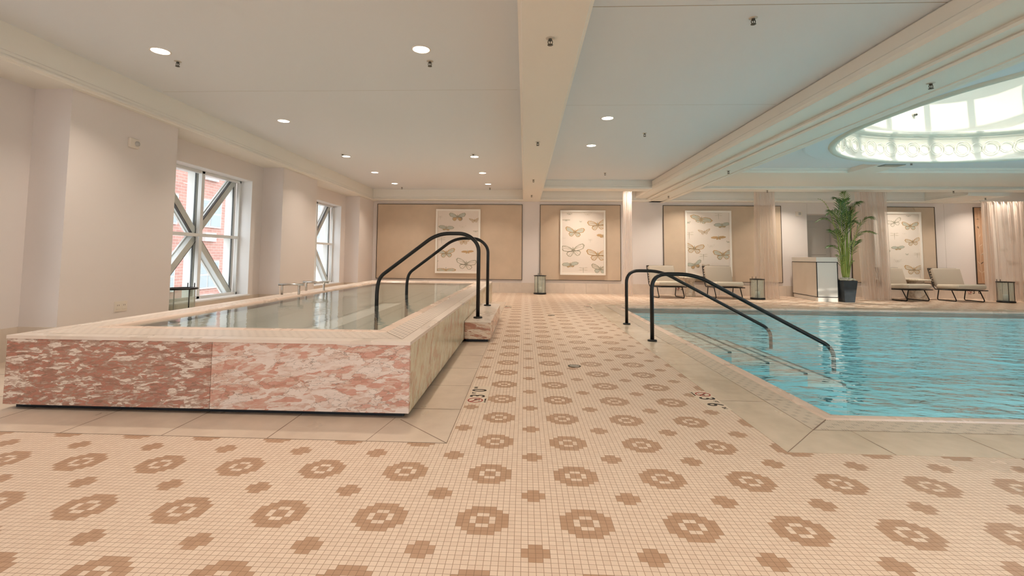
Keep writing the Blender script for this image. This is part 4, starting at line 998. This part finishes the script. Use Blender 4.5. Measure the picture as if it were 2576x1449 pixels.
# ================================================================== DOWNLIGHTS
def make_downlight():
    t = thing('downlight', '', 'ceiling light', (0, 0, ZC), 0, 'round recessed downlights')
    mb = MB(); n = 36; rings = [[(r * math.cos(2 * PI * k / n), r * math.sin(2 * PI * k / n), z) for k in range(n)] for r, z in ((.092, 0), (.092, -.004), (.08, -.006), (.076, .0))]
    mb.loft(rings, 'trimring'); mb.build('trim_ring', t)
    mb = MB(); mb.lathe([(0.0001, -.003), (.076, -.003)], (0, 0, 0), 'lens', 36, False); mb.build('lens', t)
    return t
dl = make_downlight()
DL = [(-3.39, 2.45, 'round downlight nearest the camera on the left ceiling, by the window beam'), (-3.39, 4.85, 'second downlight along the window side of the left ceiling'), (-3.39, 7.33, 'third downlight along the window side of the left ceiling'),
      (-3.38, 9.13, 'fourth downlight along the window side of the left ceiling'), (-3.37, 10.83, 'farthest downlight along the window side of the left ceiling'), (-.84, 2.47, 'bright downlight nearest the camera, just left of the centre beam'),
      (-.84, 7.36, 'second downlight in the row left of the centre beam'), (-.84, 9.18, 'third downlight in the row left of the centre beam'), (-.84, 10.89, 'farthest downlight in the row left of the centre beam'),
      (1.31, 4.76, 'nearer of two downlights right of the centre beam'), (1.31, 6.42, 'farther of two downlights right of the centre beam')]
def lamp_at(x, y, z, w, size=.14, spread=1.98, parent=None):
    ld = bpy.data.lights.new('downlight_lamp', 'AREA'); ld.shape = 'DISK'; ld.size = size; ld.energy = w; ld.color = LAMP_COL; ld.spread = spread
    lo = bpy.data.objects.new('downlight_lamp', ld); COL.objects.link(lo); lo.location = (x, y, z); 
    if parent: lo.parent = parent
for k, (x, y, lb) in enumerate(DL):
    o = dl if k == 0 else copy_tree(dl); o.location = (x, y, ZC); o['label'] = lb
for k, (x, y, lb) in enumerate(DL): lamp_at(x, y, ZC - .012, LAMP_W)
# bare lamps added out of view behind the camera to give light
for (x, y) in ((-3.39, -.1), (-3.39, -3.0), (-.84, -.1), (-.84, -3.0), (1.31, -.2), (2.9, -.2), (1.31, -3.0), (6.0, -2.5), (9.0, -2.5)): lamp_at(x, y, ZC - .1 if x > 4 else ZC - .012, LAMP_W * 0.75)
for (x, y) in ((2.98, 11.1), (12.75, 11.35), (1.7, 11.3), (4.7, 11.3), (7.5, 11.35), (10.6, 11.35)): lamp_at(x, y, ZC - .012, LAMP_W * 1.6)  # first two match bright curtain tops; the rest added to brighten the lounge

# ================================================================== SPRINKLERS
def make_spr():
    t = thing('sprinkler_head', '', 'sprinkler', (0, 0, 0), 0, 'pendant sprinkler heads')
    mb = MB(); mb.lathe([(.034, 0), (.034, -.003), (.02, -.008), (.012, -.008)], (0, 0, 0), 'spr_plate', 20, False); mb.build('escutcheon', t)
    mb = MB(); mb.lathe([(.011, 0), (.014, -.012), (.012, -.022), (.0001, -.022)], (0, 0, 0), 'spr', 12, False)
    for s_ in (-1, 1): mb.tube(rounded([(.012 * s_, 0, -.018), (.018 * s_, 0, -.030), (.014 * s_, 0, -.045), (.002 * s_, 0, -.052)], .008, 3), .0032, 'spr', 6)
    mb.tube([(0, 0, -.02), (0, 0, -.05)], .003, 'spr', 6); mb.build('sprinkler_body', t)
    mb = MB(); mb.lathe([(0.0001, -.052), (.021, -.052), (.021, -.055), (0.0001, -.055)], (0, 0, 0), 'spr', 14, False); mb.build('deflector', t)
    return t
sp = make_spr()
SPR = [(-3.4, 2.70, ZC, 'sprinkler head beside the nearest downlight on the window side'), (-.81, 2.75, ZC, 'sprinkler head beside the nearest downlight left of the centre beam'), (-3.39, 7.14, ZC, 'sprinkler head just before the third window-side downlight'),
       (-.84, 7.14, ZC, 'sprinkler head touching the second downlight left of the centre beam'), (-3.35, 11.53, ZC, 'sprinkler head at the far end of the window-side downlight row'), (-.84, 11.6, ZC, 'sprinkler head at the far end of the row left of the centre beam'),
       (2.01, 1.94, ZC, 'nearest sprinkler head on the flat ceiling between the two beams'), (2.03, 5.59, ZC, 'sprinkler head right of the two middle downlights'), (2.0, 9.15, ZC, 'farthest sprinkler head on the ceiling between the two beams'),
       (.34, 1.58, 2.68, 'nearest sprinkler head under the centre beam'), (.335, 4.84, 2.68, 'second sprinkler head under the centre beam'), (.333, 8.17, 2.68, 'third sprinkler head under the centre beam'), (.33, 10.72, 2.68, 'farthest sprinkler head under the centre beam'),
       (3.91, 2.58, 2.68, 'sprinkler head under the poolside beam, left of the glowing dome'), (3.94, 7.1, 2.68, 'sprinkler head halfway along the poolside beam'), (3.92, 10.78, 2.68, 'sprinkler head at the far end of the poolside beam'),
       (6.25, 10.36, 2.777, 'sprinkler head under the cross beam left of the palm'), (10.76, 10.36, 2.777, 'sprinkler head under the cross beam above the right lounge chairs'), (12.1, 11.0, 2.69, 'sprinkler head under the small lounge beam at the right'),
       (7.25, 7.12, ZR, 'sprinkler head on the strip just behind the dome rim')]
sprinkler_on_dome = (7.25, 7.008, 3.70)
for k, (x, y, z, lb) in enumerate(SPR):
    o = sp if k == 0 else copy_tree(sp); o.location = (x, y, z + .0015); o['label'] = lb
o = copy_tree(sp); o.location = sprinkler_on_dome; o.rotation_euler = (math.radians(-80), 0, 0); o['label'] = 'tiny sidewall sprinkler head on the glowing inner wall of the dome'
# ================================================================== SMALL FITTINGS
v = thing('air_vent', 'grey slotted air vent on the ceiling strip behind the dome', 'vent', (7.12, 7.42, ZR - .001))
mb = MB(); mb.box(-.19, .19, -.10, .10, -.008, 0, 'vent'); mb.build('vent_frame', v)
mb = MB()
for k in range(9): mb.box(-.17, .17, -.085 + .02 * k, -.077 + .02 * k, -.014, -.008, 'spr_plate')
mb.build('slats', v)
t = thing('fire_strobe', 'small ivory fire strobe high on the near left pillar', 'alarm strobe', (-4.36, 3.32, 2.30))
mb = MB(); mb.box(0, .03, -.065, .065, -.055, .055, 'plastic', .006); mb.build('housing', t)
mb = MB(); mb.lathe([(.03, .03), (.028, .045), (.015, .055), (.0001, .056)], (0, 0, 0), 'plastic_d', 16, False); o = mb.build('strobe_lens', t); o.rotation_euler = (0, PI / 2, 0); o.location = (0, .03, 0)
t = thing('fire_strobe', 'small ivory alarm box on the wall left of the door alcove', 'alarm strobe', (8.02, YB, 2.36))
mb = MB(); mb.box(-.085, .085, -.035, 0, -.065, .065, 'plastic', .006); mb.build('housing', t)
mb = MB(); mb.box(-.02, .05, -.045, -.035, -.04, .04, 'plastic_d', .004); mb.build('strobe_lens', t)
t = thing('wall_outlet', 'ivory double power outlet low on the near left pillar', 'outlet', (-4.36, 3.29, .445))
mb = MB(); mb.box(0, .006, -.085, .085, -.057, .057, 'plastic', .002); mb.build('cover_plate', t)
for yy in (-.04, .04):
    mb = MB(); mb.box(.006, .009, yy - .026, yy + .026, -.033, .033, 'plastic', .002); mb.box(.009, .0095, yy - .012, yy - .008, .005, .02, 'text'); mb.box(.009, .0095, yy + .008, yy + .012, .005, .02, 'text'); mb.build('receptacle', t)
def drain(x, y, r, label):
    t = thing('floor_drain', label, 'drain', (x, y, 0), 0, 'round bronze floor drains')
    mb = MB(); mb.lathe([(r, .0005), (r, .003), (r * .8, .004), (r * .8, .002), (.0001, .002)], (0, 0, 0), 'drain', 28, False); mb.build('drain_ring', t)
    mb = MB()
    for k in range(5): 
        yy = -r * .6 + r * .3 * k; h = math.sqrt(max(0, (r * .78) ** 2 - yy * yy)); mb.box(-h, h, yy - .004, yy + .004, .002, .0042, 'spr_plate')
    mb.build('drain_grate', t)
drain(.64, 2.745, .062, 'bronze floor drain in the mosaic, the nearer and larger looking one')
drain(.645, 6.82, .062, 'small-looking bronze floor drain farther along the mosaic')

# ---- depth markers
def text_mesh(name, body, size, mat_, parent, M4):
    cu = bpy.data.curves.new(name, 'FONT'); cu.body = body; cu.size = size; cu.align_x = 'CENTER'; cu.align_y = 'CENTER'; cu.extrude = .0004; cu.offset = size * .012
    tmp = bpy.data.objects.new(name, cu); COL.objects.link(tmp)
    dg = bpy.context.evaluated_depsgraph_get(); me = bpy.data.meshes.new_from_object(tmp.evaluated_get(dg))
    bpy.data.objects.remove(tmp, do_unlink=True)
    me.transform(M4); me.materials.clear(); me.materials.append(M[mat_])
    o = bpy.data.objects.new(name, me); COL.objects.link(o); o.parent = parent; return o
def depth_marker(loc, rz, big, label, tile=True, wall=False, s=1.0, num=('3', 'FT', '6', 'IN')):
    """built in local XY: text reads along +x; wall=True tips it upright"""
    t = thing('depth_marker', label, 'depth marker', loc, rz, 'pool depth markers')
    if wall: t.rotation_euler = (PI / 2, 0, rz)
    if tile:
        for (a, b_) in ((-.225, -.077), (-.075, .073), (.075, .223)):
            mb = MB(); mb.box(a * s, b_ * s, -.074 * s, .074 * s, 0, .0018, 'tilewhite'); mb.build('ceramic_tile', t)
    z = .0024 if tile else .001
    T = lambda x, y: Matrix.Translation((x * s, y * s, z))
    text_mesh('numeral', num[0], .155 * s, 'text', t, T(-.045, .0) @ Matrix.Scale(.92, 4, (1, 0, 0)))
    text_mesh('unit_letters', num[1], .042 * s, 'text', t, T(.032, .038))
    text_mesh('numeral', num[2], .155 * s, 'text', t, T(.105, .0) @ Matrix.Scale(.92, 4, (1, 0, 0)))
    text_mesh('unit_letters', num[3], .042 * s, 'text', t, T(.180, .038))
    mb = MB(); n = 32; c = (-.155 * s, .012 * s); R1, R2 = .056 * s, .046 * s
    ri = [[(c[0] + r * math.cos(2 * PI * k / n), c[1] + r * math.sin(2 * PI * k / n), zz) for k in range(n)] for r, zz in ((R1, z - .0005), (R1, z + .0004), (R2, z + .0004), (R2, z - .0005))]
    mb.loft(ri, 'red', smooth=False); d = .036 * s
    q = .004 * s; mb.poly([(c[0] - d - q, c[1] + d - q, z + .0005), (c[0] - d + q, c[1] + d + q, z + .0005), (c[0] + d + q, c[1] - d + q, z + .0005), (c[0] + d - q, c[1] - d - q, z + .0005)], 'red')
    mb.build('prohibition_ring', t)
    mb = MB(); fz = z + .0003
    def seg(a, b_, w):
        a = Vector((c[0] + a[0] * s, c[1] + a[1] * s, fz)); b_ = Vector((c[0] + b_[0] * s, c[1] + b_[1] * s, fz)); dd = (b_ - a).normalized(); nn = Vector((-dd.y, dd.x, 0)) * w * s; mb.poly([a - nn, b_ - nn, b_ + nn, a + nn], 'text')
    seg((-.03, .02), (.005, .0), .004); seg((.005, 0), (.03, -.012), .0035); seg((.005, .002), (.026, .008), .003); mb.lathe([(.0001, fz), (.007 * s, fz)], (c[0] + .026 * s, c[1] - .0 * s, 0), 'text', 12, False)
    for k in range(3): seg((-.028 + .02 * k, -.026), (-.014 + .02 * k, -.030), .002)
    mb.build('diver_pictogram', t)
    text_mesh('caption', 'NO DIVING', .018 * s, 'text', t, T(-.155, -.060))
depth_marker((-.178, 1.727, 0), PI / 2, True, '3 FT 0 IN no diving marker tiles at the stone edge right of the spa', num=('3', 'FT', '0', 'IN'))
depth_marker((1.512, 1.700, 0), -PI / 2, True, '3 FT 6 IN no diving marker tiles in the mosaic beside the pool border')
depth_marker((-.178, 8.18, 0), PI / 2, True, 'small-looking depth marker tiles far along the floor beyond the spa step', num=('3', 'FT', '0', 'IN'))
depth_marker((1.512, 8.40, 0), -PI / 2, True, 'small-looking depth marker tiles near the far left pool corner')
depth_marker((4.72, YB - .0215, .195), 0, True, 'depth marker on the stone base behind the leftmost lounge chair', tile=False, wall=True)
depth_marker((12.78, YB - .0215, .185), 0, True, '3 FT 6 IN depth marker on the stone base behind the rightmost lounge chair', tile=False, wall=True)

# ================================================================== OUTSIDE
mb = MB(); mb.box(-90, 60, -60, 120, -12.2, -12.0, 'ground'); struct(mb, 'floor_street')
bk = thing('brick_building', 'red brick apartment block with double-hung windows seen through the nearer window', 'building', (-17, 18, -12))
mb = MB(); mb.box(-14, 0, -13, 11.5, 0, 40, 'brick'); mb.build('brick_wall', bk)
def facade(parent, ys, zs, wdt, hgt, sill=True, x=0.0, ac=True):
    for z in zs:
        for y in ys:
            mb = MB(); mb.box(x, x + .08, y - wdt / 2, y + wdt / 2, z, z + hgt, 'ext_frame'); w_ = mb.build('facade_window', parent)
            mb = MB(); mb.box(x + .08, x + .1, y - wdt / 2 + .08, y - .04, z + .08, z + hgt / 2 - .04, 'ext_glass'); mb.box(x + .08, x + .1, y + .04, y + wdt / 2 - .08, z + .08, z + hgt / 2 - .04, 'ext_glass')
            mb.box(x + .08, x + .1, y - wdt / 2 + .08, y - .04, z + hgt / 2 + .04, z + hgt - .08, 'ext_glass'); mb.box(x + .08, x + .1, y + .04, y + wdt / 2 - .08, z + hgt / 2 + .04, z + hgt - .08, 'ext_glass'); mb.build('pane', w_)
            if ac:
                mb = MB(); mb.box(x, x + .18, y - .45, y + .45, z - .75, z - .3, 'ext_frame'); mb.build('air_conditioner', parent)
facade(bk, (-8.5, -5.0, -1.5, 2.0, 5.4, 8.8), (7.9, 11.2, 14.5, 17.8), 1.9, 1.5)
pl = thing('pale_building', 'pale tower with small windows seen through the farther window', 'building', (-20, 38, -12))
mb = MB(); mb.box(-14, 0, -8.2, 14, 0, 46, 'pale_bldg'); mb.build('facade_wall', pl)
facade(pl, (-6, -3.6, -1.2, 1.2, 3.6, 6.0, 8.4), (9.0, 11.8, 14.6, 17.4, 20.2), 1.1, 1.7, ac=False)
